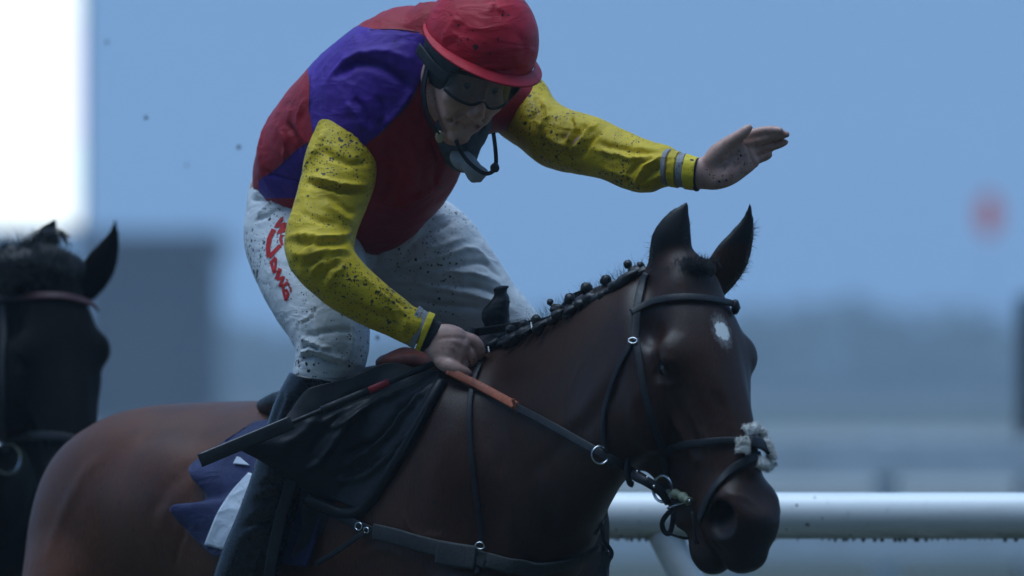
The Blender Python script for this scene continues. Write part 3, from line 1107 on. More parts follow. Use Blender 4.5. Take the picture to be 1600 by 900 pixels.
def silk_body():
    m, nt, nd, lk, b = mat_new('red_and_purple_silk')
    co = coords(nt)
    a = N(nt, 'ShaderNodeAttribute', attribute_name='purple')
    n1 = tex_noise(nt, co, 14, 4)
    red = mixc(nt, ramp(nt, n1, .3, .7), (.30, .004, .013), (.38, .006, .017))
    pur = mixc(nt, ramp(nt, n1, .3, .7), (.055, .009, .22), (.075, .013, .30))
    c = mixc(nt, ramp(nt, a.outputs['Fac'], .47, .53), red, pur)
    c = mixc(nt, mud_mask(nt, .14, 80, 9, .4), c, (.012, .010, .009))
    lk.new(c, b.inputs['Base Color'])
    b.inputs['Roughness'].default_value = .45
    b.inputs['Specular IOR Level'].default_value = .28
    b.inputs['Sheen Weight'].default_value = .0
    h1 = tex_noise(nt, co, 1500, 1); h2 = crinkle(nt, 10)
    mm = N(nt, 'ShaderNodeMath', operation='MULTIPLY_ADD')
    lk.new(h2, mm.inputs[0]); mm.inputs[1].default_value = 4.5; lk.new(h1, mm.inputs[2])
    bump(nt, b, mm.outputs[0], .7, .0009)
    return m


M_silk = silk_body()
jk = empty('person', (P(470, 600, .4)[0], .4, 0), 'jockey in red, purple and yellow silks waving one open hand above the horse', 'person')
adoptj = jk

# ---- head frame
gy, gp, gr = math.radians(24), math.radians(27), math.radians(9)
g0 = np.array([math.sin(gy), -math.cos(gy), 0])
jG = math.cos(gp) * g0 - math.sin(gp) * UP
jU0 = math.cos(gp) * UP + math.sin(gp) * g0
jL0 = np.array([math.cos(gy), math.sin(gy), 0])
jL = math.cos(gr) * jL0 - math.sin(gr) * jU0
jU = math.cos(gr) * jU0 + math.sin(gr) * jL0
jHC = P(753, 62, .0)                      # helmet centre
jC = P(750, 82, .0) - jU * .052 - jL * .010 - jG * .012      # skull centre


def J(l, u, g):
    return jC + l * jL + u * jU + g * jG


jR = np.stack([jL, jU, jG])
# ---- the body: one continuous skin, mostly under the clothes
B = Field((-.62, -.26, 1.36), (.60, .74, 2.20), .0034)
B.ell(J(0, .02, -.012), (.074, .10, .096), jR, .02)                     # cranium
B.loft([(J(0, .035, .030), jL * .066, jG * .060), (J(0, -.02, .035), jL * .066, jG * .056), (J(0, -.065, .038), jL * .055, jG * .050), (J(0, -.100, .046), jL * .034, jG * .036), (J(0, -.116, .052), jL * .022, jG * .026)], .02, 16, 2.3)   # face and jaw
B.ell(J(0, -.108, .068), (.020, .015, .018), jR, .015)                   # chin
for s in (-1, 1):
    B.ell(J(s * .040, -.028, .072), (.025, .020, .019), jR, .02)          # cheekbone
    B.ell(J(s * .030, -.066, .068), (.018, .022, .014), jR, .02)          # cheek
    B.ell(J(s * .031, .008, .094), (.016, .011, .012), jR, .010, True)    # eye socket
    B.ell(J(s * .031, .006, .076), (.013, .012, .012), jR, .004)          # lids
    B.cone(J(s * .016, .026, .088), J(s * .046, .026, .078), .008, .006, .012)   # brow
    B.ell(J(s * .076, -.012, -.012), (.008, .032, .019), jR, .008)        # ear
    B.ell(J(s * .011, -.046, .100), (.0085, .0075, .010), jR, .007)       # nostril wing
    B.cone(J(s * .022, -.048, .088), J(s * .036, -.080, .074), .0045, .0045, .009, True)   # smile fold
B.loft([(J(0, .016, .086), jL * .008, jG * .010), (J(0, -.012, .096), jL * .0095, jG * .014), (J(0, -.036, .107), jL * .013, jG * .014), (J(0, -.047, .103), jL * .011, jG * .009)], .012, 12)   # nose
B.cone(J(-.024, -.072, .077), J(.024, -.072, .077), .0065, .0065, .012)   # upper lip
B.cone(J(-.020, -.086, .075), J(.020, -.086, .075), .007, .007, .012)     # lower lip
B.chain([J(-.031, -.074, .074), J(-.014, -.0795, .088), J(.014, -.0795, .088), J(.031, -.074, .074)], [.0048, .0052, .0052, .0048], .005, True)   # mouth
B.cone(J(0, -.05, -.03), P(672, 165, .14), .055, .062, .03)               # neck
# trunk and limbs
for a, b_, ra, rb in ((P(665, 170, .16), P(590, 210, .24), .09, .12), (P(590, 210, .24), P(500, 285, .42), .12, .12)):
    B.cone(a, b_, ra, rb, .05)
shR, elR, wrR = P(548, 235, .10), P(503, 405, -.02), P(676, 528, -.010)
shL, elL, wrL = P(800, 172, .21), P(912, 228, .04), P(1090, 271, -.10)
B.cone(P(640, 185, .17), shR, .07, .05, .03)
B.cone(P(690, 160, .19), shL, .05, .036, .02)
B.chain([shR, elR, wrR], [.043, .036, .026], .03)
B.chain([shL, elL, wrL], [.034, .032, .025], .03)
hipR, knR, anR = P(455, 310, .42), P(522, 530, .155), P(388, 905, .20)
hipL, knL, anL = P(560, 365, .56), P(800, 500, .44), P(640, 900, .80)
B.cone(P(500, 290, .44), hipR, .10, .08, .04); B.cone(P(510, 300, .46), hipL, .10, .08, .04)
B.chain([hipR, knR, P(470, 640, .15)], [.075, .046, .036], .03)
B.chain([hipL, knL, P(770, 620, .52)], [.075, .045, .036], .03)

# open left hand
def hand_open():
    y0 = -.10
    q = lambda x, y, dy=0.0: P(x, y, y0 + dy)
    B.loft(psecs([((1086, 249), (1086, 294), y0, .020), ((1108, 243), (1108, 296), y0 - .004, .020), ((1128, 230), (1136, 290), y0 - .006, .017), ((1150, 222), (1162, 274), y0 - .006, .014), ((1163, 217), (1176, 263), y0 - .004, .011)], 14), .012, 16, 2.4)
    B.ell(q(1122, 242, -.014), (.030, .015, .014), np.stack([unit(P(1150, 225) - P(1110, 250)), [0, 1, 0], unit(np.cross(unit(P(1150, 225) - P(1110, 250)), [0, 1, 0]))]), .012)
    B.ell(q(1130, 278, -.010), (.030, .013, .012), np.stack([unit(P(1160, 265) - P(1110, 290)), [0, 1, 0], unit(np.cross(unit(P(1160, 265) - P(1110, 290)), [0, 1, 0]))]), .012)
    fing = [([(1160, 217, 0), (1180, 208, -.004), (1203, 203.5, -.016), (1219, 204, -.028)], [.0098, .0092, .0085, .0068]),
            ([(1164, 227, -.002), (1186, 219, -.004), (1210, 212, -.014), (1229, 210, -.022)], [.0102, .0096, .0086, .0070]),
            ([(1168, 240, -.002), (1190, 233, .002), (1212, 227, -.004), (1227, 222, -.010)], [.0098, .0090, .0082, .0068]),
            ([(1166, 256, .002), (1181, 250, .004), (1195, 245.5, .002), (1203, 242, -.002)], [.0088, .0080, .0072, .0060])]
    for pts, r in fing:
        B.chain([q(*p) for p in pts], r, .004, n=10)
    B.chain([q(1118, 240, -.012), q(1138, 224, -.020), q(1156, 212, -.026), q(1171, 199, -.030)], [.015, .0115, .0095, .0068], .008, n=10)


hand_open()


# closed right hand on the rein and the whip
def hand_fist():
    q = lambda x, y, dy=0.0: P(x, y, -.012 + dy)
    B.loft(psecs([((662, 545), (686, 508), -.010, .021), ((670, 560), (704, 508), -.018, .023), ((684, 571), (724, 515), -.024, .023), ((697, 573), (735, 525), -.024, .019)], 12), .010, 14, 2.8)
    kn = [(742, 532), (731, 546), (718, 558), (704, 568)]
    for i, (x, y) in enumerate(kn):
        pts = [q(x - 18, y - 8, -.006), q(x, y, -.013), q(x + 9 - i, y + 15, -.008), q(x + 5 - i, y + 25 - i, .008), q(x - 8, y + 24 - i, .022)]
        B.chain(pts, [.0085, .0102, .0095, .0088, .0082], .0022, n=14)
    B.chain([q(690, 566, -.022), q(706, 574, -.032), q(718, 580, -.030), q(731, 584, -.020)], [.013, .0125, .0115, .009], .006, n=10)   # thumb laid along the rein


hand_fist()
bv, bf = B.surface(1)
bv = fold(bv, bf, [([(680, 530), (705, 528), (736, 530)], 2.5, -1.5), ([(1120, 268), (1135, 250), (1160, 240)], 2.5, -2.5), ([(1142, 236), (1138, 254), (1128, 270)], 3, -3), ([(1150, 262), (1168, 240)], 2.5, -2), ([(1165, 222), (1180, 262)], 2.2, -2), ([(1196, 204), (1199, 214)], 2, -1.5), ([(1200, 216), (1204, 226)], 2, -1.5), ([(1195, 230), (1199, 240)], 2, -1.5), ([(1098, 246), (1104, 270), (1100, 294)], 3, -1.5), ([(700, 540), (712, 548), (722, 552)], 3, 1.2), ([(694, 548), (706, 558), (714, 564)], 3, 1.2), ([(706, 532), (722, 538), (732, 542)], 3, 1.2)])
body = mesh_obj('body', bv, bf, M_skin_m, jk)

# ---- jacket body
T = Field((-.60, -.20, 1.66), (.16, .70, 2.24), .0044)
T.loft(psecs([((398, 250), (575, 330), .44, .125), ((402, 228), (660, 322), .37, .145), ((432, 180), (700, 285), .29, .155), ((482, 118), (724, 246), .22, .165), ((555, 62), (752, 205), .17, .15), ((625, 40), (775, 175), .13, .11)], 26), .05, 26, 2.3)
T.cone(P(610, 130, .15), P(548, 225, .12), .10, .068, .06)              # right shoulder
T.cone(P(720, 125, .17), P(806, 165, .20), .075, .058, .06)              # left shoulder
T.cone(P(640, 90, .12), P(690, 110, .08), .07, .052, .05)               # collar
T.ell(P(620, 262, .24), (.105, .12, .085), None, .06)                    # blousing front
tv, tf = T.surface(4)
tv = cfold(tv, tf, [([(520, 120), (560, 98), (610, 112), (650, 150)], 9, -7), ([(500, 130), (545, 90), (600, 80), (650, 95)], 12, 5), ([(553, 150), (570, 175), (578, 200)], 6, -4), ([(540, 158), (556, 180), (566, 205)], 6, 4),
                  ([(608, 180), (600, 200)], 6, 4), ([(590, 150), (600, 175), (598, 205)], 7, -4), ([(650, 130), (630, 165), (605, 195)], 8, 4), ([(440, 190), (455, 215), (462, 240)], 7, -5), ([(430, 200), (440, 225), (440, 255)], 7, 4),
                  ([(405, 268), (440, 282), (480, 290)], 4, -3), ([(470, 150), (460, 190), (475, 230)], 8, 4),
                  ([(640, 215), (650, 260), (640, 310)], 9, 6), ([(610, 230), (615, 280), (600, 325)], 8, -5), ([(675, 220), (690, 260), (682, 300)], 8, -4), ([(590, 325), (630, 322), (680, 305)], 5, 4), ([(655, 120), (665, 160), (660, 200)], 7, -3)])
tv = cloth_noise(tv, tf, .0032, 26, 11)


def inpoly(p, poly):
    poly = np.asarray(poly, float); x, y = p[:, 0], p[:, 1]
    r = np.zeros(len(p), bool)
    j = len(poly) - 1
    for i in range(len(poly)):
        xi, yi = poly[i]; xj, yj = poly[j]
        r ^= ((yi > y) != (yj > y)) & (x < (xj - xi) * (y - yi) / (yj - yi + 1e-12) + xi)
        j = i
    return r


tp = pix(tv)
shoulder_patch = [(668, 62), (655, 52), (620, 47), (590, 46), (560, 40), (530, 55), (480, 105), (484, 140), (483, 172), (489, 205), (492, 240), (560, 235), (600, 203), (640, 160), (664, 112)]
lower_patch = [(496, 212), (462, 235), (434, 262), (404, 282), (404, 310), (470, 310), (520, 300)]
purple = (inpoly(tp, shoulder_patch) | inpoly(tp, lower_patch)).astype(float)
for _ in range(1):
    purple = laplace(np.repeat(purple[:, None], 3, 1), tf, .6)[:, 0]
jacket = mesh_obj('jacket', tv, tf, M_silk, jk, True, {'purple': purple})

# seams where the colours are sewn together
M_seam = plain('dark_seam', (.03, .006, .04), .7)
tn = vnormals(tv, tf); tpx = pix(tv)
for line in ([(655, 50), (620, 46), (590, 46), (578, 47)], [(484, 118), (484, 145), (483, 172), (488, 200)], [(590, 212), (615, 188), (640, 160), (660, 118)], [(486, 220), (462, 236), (434, 262), (410, 279)]):
    c = catmull(np.hstack([np.array(line, float), np.zeros((len(line), 1))]), 26)[:, :2]
    q = np.array([P(x, y, surf_depth(tv, tn, x, y, 8, 4, tpx)[0] - .0004) for x, y in c])
    wire('seam', q, .0011, M_seam, jacket, n=40, seg=6)

# ---- sleeves
sr = [((500, 182), (532, 182), .13, .020), ((493, 200), (556, 198), .11, .046), ((476, 245), (585, 246), .085, .066), ((470, 278), (586, 285), .065, .068), ((459, 320), (570, 328), .035, .062), ((446, 368), (556, 366), .005, .060),
      ((449, 408), (553, 388), -.020, .058), ((474, 446), (566, 408), -.030, .055), ((516, 480), (598, 440), -.025, .052), ((568, 508), (628, 463), -.018, .044), ((606, 524), (645, 478), -.015, .037), ((630, 536), (660, 484), -.014, .034), ((640, 540), (666, 487), -.013, .0325)]
v, f = ftube(sr, 150, 84)
v = cloth_noise(v, f, .0035, 22, 3, (1, 1, .7))
v = cfold(v, f, [([(479, 274), (505, 281), (540, 289), (580, 290)], 5, 6), ([(477, 282), (505, 290), (540, 298), (580, 297)], 5, -8), ([(443, 366), (480, 368), (520, 369), (557, 362)], 4.5, 6), ([(446, 376), (480, 379), (520, 378), (553, 372)], 5, -5),
                ([(508, 200), (500, 215), (486, 236), (470, 262)], 6, 5), ([(540, 205), (560, 220), (574, 240)], 6, 3),
                ([(466, 410), (490, 396), (520, 391), (550, 391)], 4.5, 5), ([(474, 420), (496, 406), (525, 400), (552, 398)], 4.5, -5), ([(484, 434), (498, 412), (520, 402), (548, 400)], 5, 5), ([(500, 445), (510, 424), (530, 410)], 5, -4), ([(512, 448), (520, 430), (540, 414)], 5, 3.5),
                ([(447, 392), (466, 398), (486, 386), (498, 378)], 5, 4), ([(500, 225), (520, 245), (550, 255), (582, 252)], 7, -4), ([(510, 300), (535, 322), (560, 335)], 6, -3.5), ([(505, 310), (530, 335), (556, 346)], 6, 3), ([(470, 330), (500, 345), (530, 348)], 7, -3),
                ([(560, 420), (590, 452), (625, 480)], 6, 3), ([(540, 470), (580, 490), (615, 505)], 7, -3), ([(590, 445), (615, 465), (640, 482)], 4, -2.5), ([(604, 480), (614, 500), (618, 520)], 5, -3), ([(626, 480), (634, 500), (628, 528)], 4, 3)])
mesh_obj('sleeve', v, tri_fix(f), M_yel, jk)
sl = [((822, 112), (772, 196), .235, .05), ((845, 124), (786, 212), .215, .056), ((866, 155), (816, 234), .17, .057), ((895, 173), (850, 259), .12, .056), ((933, 184), (896, 270), .06, .053), ((966, 200), (938, 279), .02, .050), ((1004, 216), (974, 294), -.025, .046), ((1033, 226), (1008, 301), -.06, .042), ((1046, 230), (1032, 294), -.075, .034), ((1056, 236), (1046, 290), -.085, .030)]
v, f = ftube(sl, 130, 84)
v = cloth_noise(v, f, .0035, 22, 5, (.7, 1, 1))
v = cfold(v, f, [([(897, 174), (899, 200), (884, 226)], 4.5, 6), ([(888, 172), (888, 200), (872, 222)], 5, -5), ([(932, 186), (910, 218), (890, 242)], 4.5, 6), ([(918, 184), (902, 212), (884, 236)], 4, -5), ([(945, 192), (922, 222), (905, 250)], 5, -4),
                ([(852, 150), (853, 182), (834, 196)], 5, 5), ([(838, 145), (840, 170), (822, 186)], 5, -5), ([(924, 232), (955, 240), (990, 247), (1028, 245)], 4, 5), ([(930, 222), (965, 230), (1000, 236), (1030, 236)], 5, -4), ([(1036, 243), (1008, 260), (990, 290)], 4.5, 6), ([(1028, 240), (996, 256), (976, 284)], 5, -4),
                ([(1038, 272), (1010, 284), (990, 300)], 4.5, 4), ([(1040, 258), (1015, 274), (1000, 292)], 4, -4), ([(830, 215), (870, 240), (905, 250)], 7, -4), ([(850, 215), (880, 228), (905, 232)], 6, 4), ([(940, 262), (970, 272), (990, 280)], 6, 3)])
mesh_obj('sleeve', v, tri_fix(f), M_yel, jk)


def cuff(name, rows, mat, seed, n=26):
    v, f = ftube(rows, n, 48, 2.2)
    v = cloth_noise(v, f, .0022, 45, seed)
    return mesh_obj(name, v, tri_fix(f), mat, jk)


cuff('cuff_tape', [((627, 533), (655, 478), -.012, .034), ((633, 538), (662, 483), -.012, .033)], M_band, 1)
cuff('cuff_tape', [((638, 540), (663, 484), -.012, .032), ((646, 545), (671, 489), -.012, .032)], M_band, 2)
cuff('cuff', [((649, 546), (671, 487), -.012, .033), ((655, 550), (680, 491), -.012, .032)], M_cuff, 3)
cuff('undershirt_cuff', [((650, 544), (676, 496), -.012, .028), ((664, 551), (691, 505), -.012, .0285)], M_undr, 4)
cuff('cuff_tape', [((1044, 232), (1040, 289), -.082, .031), ((1050, 233), (1046, 291), -.086, .031)], M_band, 5)
cuff('cuff', [((1051, 235), (1047, 292), -.087, .0325), ((1062, 237), (1058, 294), -.092, .0325)], M_yel, 6)
cuff('cuff_tape', [((1063, 239), (1059, 292), -.093, .031), ((1073, 240), (1070, 294), -.097, .031)], M_band, 7)
cuff('cuff', [((1074, 241), (1070, 296), -.098, .033), ((1091, 246), (1087, 298), -.104, .032)], M_cuff, 8)
cuff('undershirt_cuff', [((1086, 248), (1082, 295), -.103, .028), ((1093, 247), (1089, 299), -.106, .029)], M_undr, 9)

# ---- breeches
Q = Field((-.62, .00, 1.44), (.12, .80, 1.95), .0044)
Q.loft(psecs([((402, 272), (540, 320), .45, .12), ((396, 318), (545, 385), .40, .12), ((406, 372), (555, 430), .33, .112), ((425, 440), (570, 468), .24, .10), ((449, 507), (577, 503), .175, .082), ((461, 550), (575, 545), .15, .072), ((458, 576), (552, 596), .15, .064)], 30), .05, 30, 2.2)
Q.loft(psecs([((600, 318), (500, 430), .50, .13), ((692, 312), (575, 480), .48, .125), ((748, 366), (640, 520), .47, .11), ((795, 432), (710, 545), .46, .095), ((834, 490), (775, 565), .45, .08), ((828, 545), (770, 590), .47, .065)], 30), .05, 30, 2.2)
Q.ell(P(496, 302, .47), (.118, .14, .080), None, .06)
qv, qf = Q.surface(4)
qv = cfold(qv, qf, [([(641, 384), (659, 351), (704, 330)], 6, 4), ([(630, 400), (655, 372), (710, 345)], 6, -4), ([(620, 420), (670, 390), (735, 370)], 6, 3.5), ([(572, 423), (650, 412), (740, 387), (775, 410)], 6, 4), ([(600, 436), (670, 424), (750, 410), (790, 430)], 6, -4),
                   ([(630, 432), (690, 425), (745, 428), (790, 445)], 6, 4), ([(610, 445), (680, 445), (750, 448), (800, 470)], 6, -4), ([(596, 440), (665, 446), (740, 462), (800, 480)], 6, 4), ([(640, 470), (700, 478), (760, 480)], 7, -3.5), ([(585, 365), (605, 378), (600, 400)], 5, 4), ([(580, 385), (592, 400), (585, 420)], 5, -4), ([(606, 370), (640, 350), (660, 335)], 6, -3),
                   ([(462, 552), (485, 548), (505, 552), (530, 562), (545, 560)], 4.5, 6), ([(465, 560), (490, 558), (515, 566), (540, 572)], 4.5, -6), ([(465, 535), (475, 530), (495, 540), (520, 545)], 4, 5), ([(466, 545), (480, 540), (500, 547)], 3.5, -6), ([(470, 527), (490, 522), (530, 515), (556, 520)], 5, -4), ([(550, 500), (552, 530), (546, 560)], 4, 3),
                   ([(390, 345), (420, 330), (450, 322)], 5, -4), ([(388, 300), (410, 296), (440, 300)], 5, 4), ([(386, 310), (410, 308), (445, 312)], 4, -4), ([(398, 348), (402, 328), (425, 310), (442, 306)], 3, 3), ([(457, 518), (468, 505), (485, 495), (503, 470)], 3, -3.5), ([(460, 516), (470, 502), (488, 491), (506, 467)], 2.5, 3)])
qv = cloth_noise(qv, qf, .0026, 30, 21)
breeches = mesh_obj('breeches', qv, qf, M_wht, jk)

# red lettering running down the near thigh
M_red = cloth('red_print', (.50, .014, .012), .6, 0, 0, var=.1)
qn = vnormals(qv, qf)


def print_stroke(name, pts, w, parent):
    """a flat printed stroke laid on the breeches"""
    pts = np.array(pts, float)
    n = max(5, len(pts) * 5)
    c = np.stack([np.interp(np.linspace(0, len(pts) - 1, n), np.arange(len(pts)), pts[:, i]) for i in (0, 1)], 1)
    t = np.gradient(c, axis=0); t /= np.maximum(np.linalg.norm(t, axis=1), 1e-6)[:, None]
    s = np.stack([-t[:, 1], t[:, 0]], 1)
    rows = []
    for k in (-1, -.33, .33, 1):
        rows.append(c + s * k * w / 2)
    grid = np.stack(rows, 1).reshape(-1, 2)
    # nearest surface depth, smoothed over neighbours
    pp = pix(qv); out = []
    fr = qn[:, 1] < .5
    for x, y in grid:
        d2 = (pp[:, 0] - x) ** 2 + (pp[:, 1] - y) ** 2
        ii = np.nonzero(fr & (d2 < 49))[0]
        if len(ii) == 0: ii = np.array([np.argmin(d2)])
        near = ii[qv[ii, 1] < qv[ii, 1].min() + .03]
        wgt = np.exp(-d2[near] / 18)
        yy = (qv[near, 1] * wgt).sum() / wgt.sum()
        out.append(P(x, y, yy - .0022))
    out = np.array(out)
    f = [[i * 4 + k, i * 4 + k + 1, (i + 1) * 4 + k + 1, (i + 1) * 4 + k] for i in range(n - 1) for k in range(3)]
    m = len(out)
    v2 = np.vstack([out, out + np.array([0, .0015, 0])])
    f2 = f + [[a + m for a in q[::-1]] for q in f]
    return mesh_obj(name, v2, f2, M_red, parent)


for pts, w in (([(441, 340), (430.5, 354), (446, 349), (434.5, 364), (448, 357)], 5), ([(428, 358), (421, 372), (418.5, 388), (420, 402)], 7.5), ([(420, 402), (438, 383)], 6), ([(440, 366), (438, 374), (441, 383)], 4.5),
               ([(431, 402), (423.5, 410), (428.5, 427)], 5), ([(431, 403), (429.5, 425)], 4), ([(437.5, 419), (431.5, 437)], 6), ([(432, 437), (443, 432.5), (436.5, 448)], 4.5), ([(449, 441), (442, 447), (443, 456), (446.5, 470), (450, 458), (446, 452)], 4.5),
               ([(447, 436), (449.5, 438.5)], 2), ([(449, 441), (452, 444), (450, 447)], 1.8), ([(451, 449), (454.5, 449), (453, 455), (456, 453)], 1.8)):
    print_stroke('letter_stroke', pts, w, breeches)

# ---- boots
M_boot = plain('black_boot_leather', (.006, .007, .010), .28, var=.3, scale=50, bstr=.35, bscale=180, spec=.45)
br = [((452, 582), (548, 600), .150, .066), ((430, 625), (530, 645), .152, .062), ((408, 690), (500, 705), .158, .057), ((392, 745), (478, 762), .166, .054), ((372, 800), (460, 820), .176, .052), ((345, 865), (438, 885), .188, .050), ((330, 920), (424, 935), .195, .046), ((335, 965), (430, 960), .195, .045)]
v, f = ftube(br, 110, 64, 2.1)
v = fold(v, f, [([(405, 747), (440, 738), (470, 742)], 5, 2.5), ([(402, 764), (425, 756), (452, 760)], 4, -3), ([(398, 770), (430, 760), (460, 772)], 6, 2), ([(390, 786), (430, 772), (462, 778)], 5, -3), ([(384, 808), (405, 798), (440, 800)], 5, 2.5), ([(376, 824), (420, 812), (455, 822)], 6, -3), ([(366, 846), (400, 830), (446, 836)], 7, 2.5),
                ([(440, 610), (432, 635), (420, 665)], 6, -5), ([(448, 605), (442, 635), (428, 668)], 5, 4), ([(420, 835), (405, 865), (390, 900)], 3, 3)])
boot = mesh_obj('boot', v, tri_fix(f), M_boot, jk)
fv = [((330, 950), (425, 935), .195, .045), ((370, 1000), (452, 950), .170, .045), ((430, 1015), (490, 968), .125, .044), ((490, 1020), (520, 985), .09, .035)]
v, f = ftube(fv, 30, 32)
mesh_obj('boot_foot', v, tri_fix(f), M_boot, boot)
bl = [((832, 535), (765, 570), .47, .066), ((815, 640), (735, 650), .56, .058), ((745, 780), (660, 790), .70, .053), ((690, 900), (610, 900), .80, .045), ((720, 980), (620, 950), .80, .045)]
v, f = ftube(bl, 60, 40)
mesh_obj('boot', v, tri_fix(f), M_boot, jk)

# ---- helmet: dark shell, red cap with a peak
def dome(cen, a, b, c, th1, n=70, m=96, front_dip=0.0):
    vs = []
    for i in range(n + 1):
        for j in range(m):
            ph = 2 * PI * j / m
            th = math.radians(th1 + front_dip * math.sin(ph)) * i / n
            vs.append(cen + jL * a * math.sin(th) * math.cos(ph) + jG * b * math.sin(th) * math.sin(ph) + jU * c * math.cos(th))
    f = [[i * m + j, i * m + (j + 1) % m, (i + 1) * m + (j + 1) % m, (i + 1) * m + j] for i in range(n) for j in range(m)]
    return np.array(vs), np.array(f)


M_cap = cloth('red_cap_silk', (.48, .006, .022), .40, .0, .20, (.06, .004, .010), .12, stain=.35, mscale=60, spread=.6, spec=.25)
v, f = dome(jHC, .110, .136, .118, 97)
f = f if True else f
n_ = vnormals(v, f)
if ((v - jHC) * n_).sum() < 0: f = f[:, ::-1]
v = cloth_noise(v, f, .0016, 30, 8)
v = fold(v, f, [([(690, 70), (698, 45), (715, 25)], 5, 4), ([(700, 75), (712, 50), (728, 30)], 5, -3), ([(670, 80), (690, 100), (730, 118), (790, 122), (840, 112)], 4, 4), ([(672, 72), (695, 92), (735, 109), (790, 112), (840, 102)], 4, -4),
                ([(738, 112), (760, 105), (785, 108)], 3.5, 3.5), ([(765, 20), (768, 8), (782, 12), (786, 24)], 4, 5), ([(740, 105), (765, 98)], 4, -3), ([(810, 108), (835, 104)], 3.5, 3), ([(700, 60), (712, 52)], 4, 3), ([(800, 40), (820, 70), (825, 95)], 7, -2.5), ([(745, 30), (750, 60), (745, 90)], 9, 2)])
cap = mesh_obj('helmet_cap', v, f, M_cap, jk)
sm = cap.modifiers.new('solid', 'SOLIDIFY'); sm.thickness = .003; sm.offset = -1
# peak: a curved tongue round the front of the rim
pv, pf = [], []
NP, MP = 60, 8
for i in range(NP + 1):
    ph = math.radians(-28 + 236 * i / NP)
    wgt = max(0.0, math.sin(math.radians(180.0 * i / NP))) ** 1.4
    for side in (0, 1):
        for j in range(MP + 1):
            t = j / MP
            ex = wgt * .025 * t + .004 * t
            p = jHC + jL * (.111 + ex) * math.cos(ph) + jG * (.137 + ex) * math.sin(ph) - jU * (.011 + .009 * t * (.3 + wgt) + .0035 * side)
            pv.append(p)
W2 = MP + 1
for i in range(NP):
    a, b_ = i * 2 * W2, (i + 1) * 2 * W2
    for j in range(MP):
        pf.append([a + j, b_ + j, b_ + j + 1, a + j + 1])
        pf.append([a + W2 + j + 1, b_ + W2 + j + 1, b_ + W2 + j, a + W2 + j])
    pf.append([a + MP, b_ + MP, b_ + W2 + MP, a + W2 + MP])
    pf.append([a + W2, b_ + W2, b_, a])
mesh_obj('peak', np.array(pv), pf, M_cap, cap)
# shell below the cap
v, f = dome(jHC, .107, .132, .114, 100, 40, 72)
Hs = Field(jHC - .2, jHC + .2, .0042)
Hs.ell(jHC - jU * .030, (.104, .125, .128), np.stack([jL, jU, jG]), .0)
Hs.ell(jHC - jU * .075 + jG * .115, (.078, .085, .105), np.stack([jL, jU, jG]), .01, True)        # face opening
Hs.ell(jHC - jU * .150 + jG * .02, (.084, .07, .14), np.stack([jL, jU, jG]), .01, True)         # neck opening
Hs.ell(jHC + jU * .07, (.15, .075, .18), np.stack([jL, jU, jG]), 0, True)
v, f = Hs.surface(3)
M_shell = plain('black_helmet_padding', (.010, .013, .017), .6, var=.25, bstr=.3)
mesh_obj('helmet_padding', v, f, M_shell, jk)

# ---- goggles
def arc_grid(l0, l1, u0, u1, r, gc, n=40, m=10, shape=None):
    vs = []
    for i in range(n + 1):
        l = l0 + (l1 - l0) * i / n
        for j in range(m + 1):
            t = j / m
            lo, hi = (u0, u1) if shape is None else shape(l, u0, u1)
            g = gc + math.sqrt(max(r * r - l * l, 1e-6)) - r
            vs.append(J(l, lo + (hi - lo) * t, g))
    f = [[i * (m + 1) + j, (i + 1) * (m + 1) + j, (i + 1) * (m + 1) + j + 1, i * (m + 1) + j + 1] for i in range(n) for j in range(m)]
    return np.array(vs), np.array(f)


def gshape(l, u0, u1):
    a = abs(l) / .074
    return u0 + .012 * math.exp(-(l / .014) ** 2) + .012 * a ** 4, u1 - .012 * a ** 4


m, nt, nd, lk, b = mat_new('clear_goggle_lens')
b.inputs['Base Color'].default_value = (.10, .12, .14, 1)
b.inputs['Roughness'].default_value = .06
b.inputs['Alpha'].default_value = .24
b.inputs['Specular IOR Level'].default_value = .8
M_lens = m
gg = None
v, f = arc_grid(-.073, .073, -.026, .036, .090, .112, shape=gshape)
lens = mesh_obj('goggles', v, f, M_lens, jk)
sm = lens.modifiers.new('solid', 'SOLIDIFY'); sm.thickness = .0015
edge = [J(l, gshape(l, -.026, .036)[0], .112 + math.sqrt(.0081 - l * l) - .09) for l in np.linspace(-.073, .073, 30)]
wire('frame', edge, .0028, M_gripm, lens, n=60)
edge = [J(l, gshape(l, -.026, .036)[1], .112 + math.sqrt(.0081 - l * l) - .09) for l in np.linspace(-.073, .073, 30)]
wire('frame', edge, .0034, M_gripm, lens, n=60)
for s in (-1, 1):
    wire('strap', [J(s * .072, .005, .075), J(s * .092, .012, .03), J(s * .104, .022, -.03)], .004, M_gripm, lens, flat=(.012, .002), up=jL * s)
M_ey = plain('eye_white', (.14, .13, .12), .1, var=.05, bstr=0)
M_iris = plain('eye_iris', (.02, .02, .025), .05, var=.2, bstr=0)
for s in (-1, 1):
    e_ = blob('eye', J(s * .031, .006, .0765), (.0122, .0122, .0122), None, M_ey, body)
    blob('iris', J(s * .031, .003, .0855), (.0055, .0055, .004), jR, M_iris, e_)

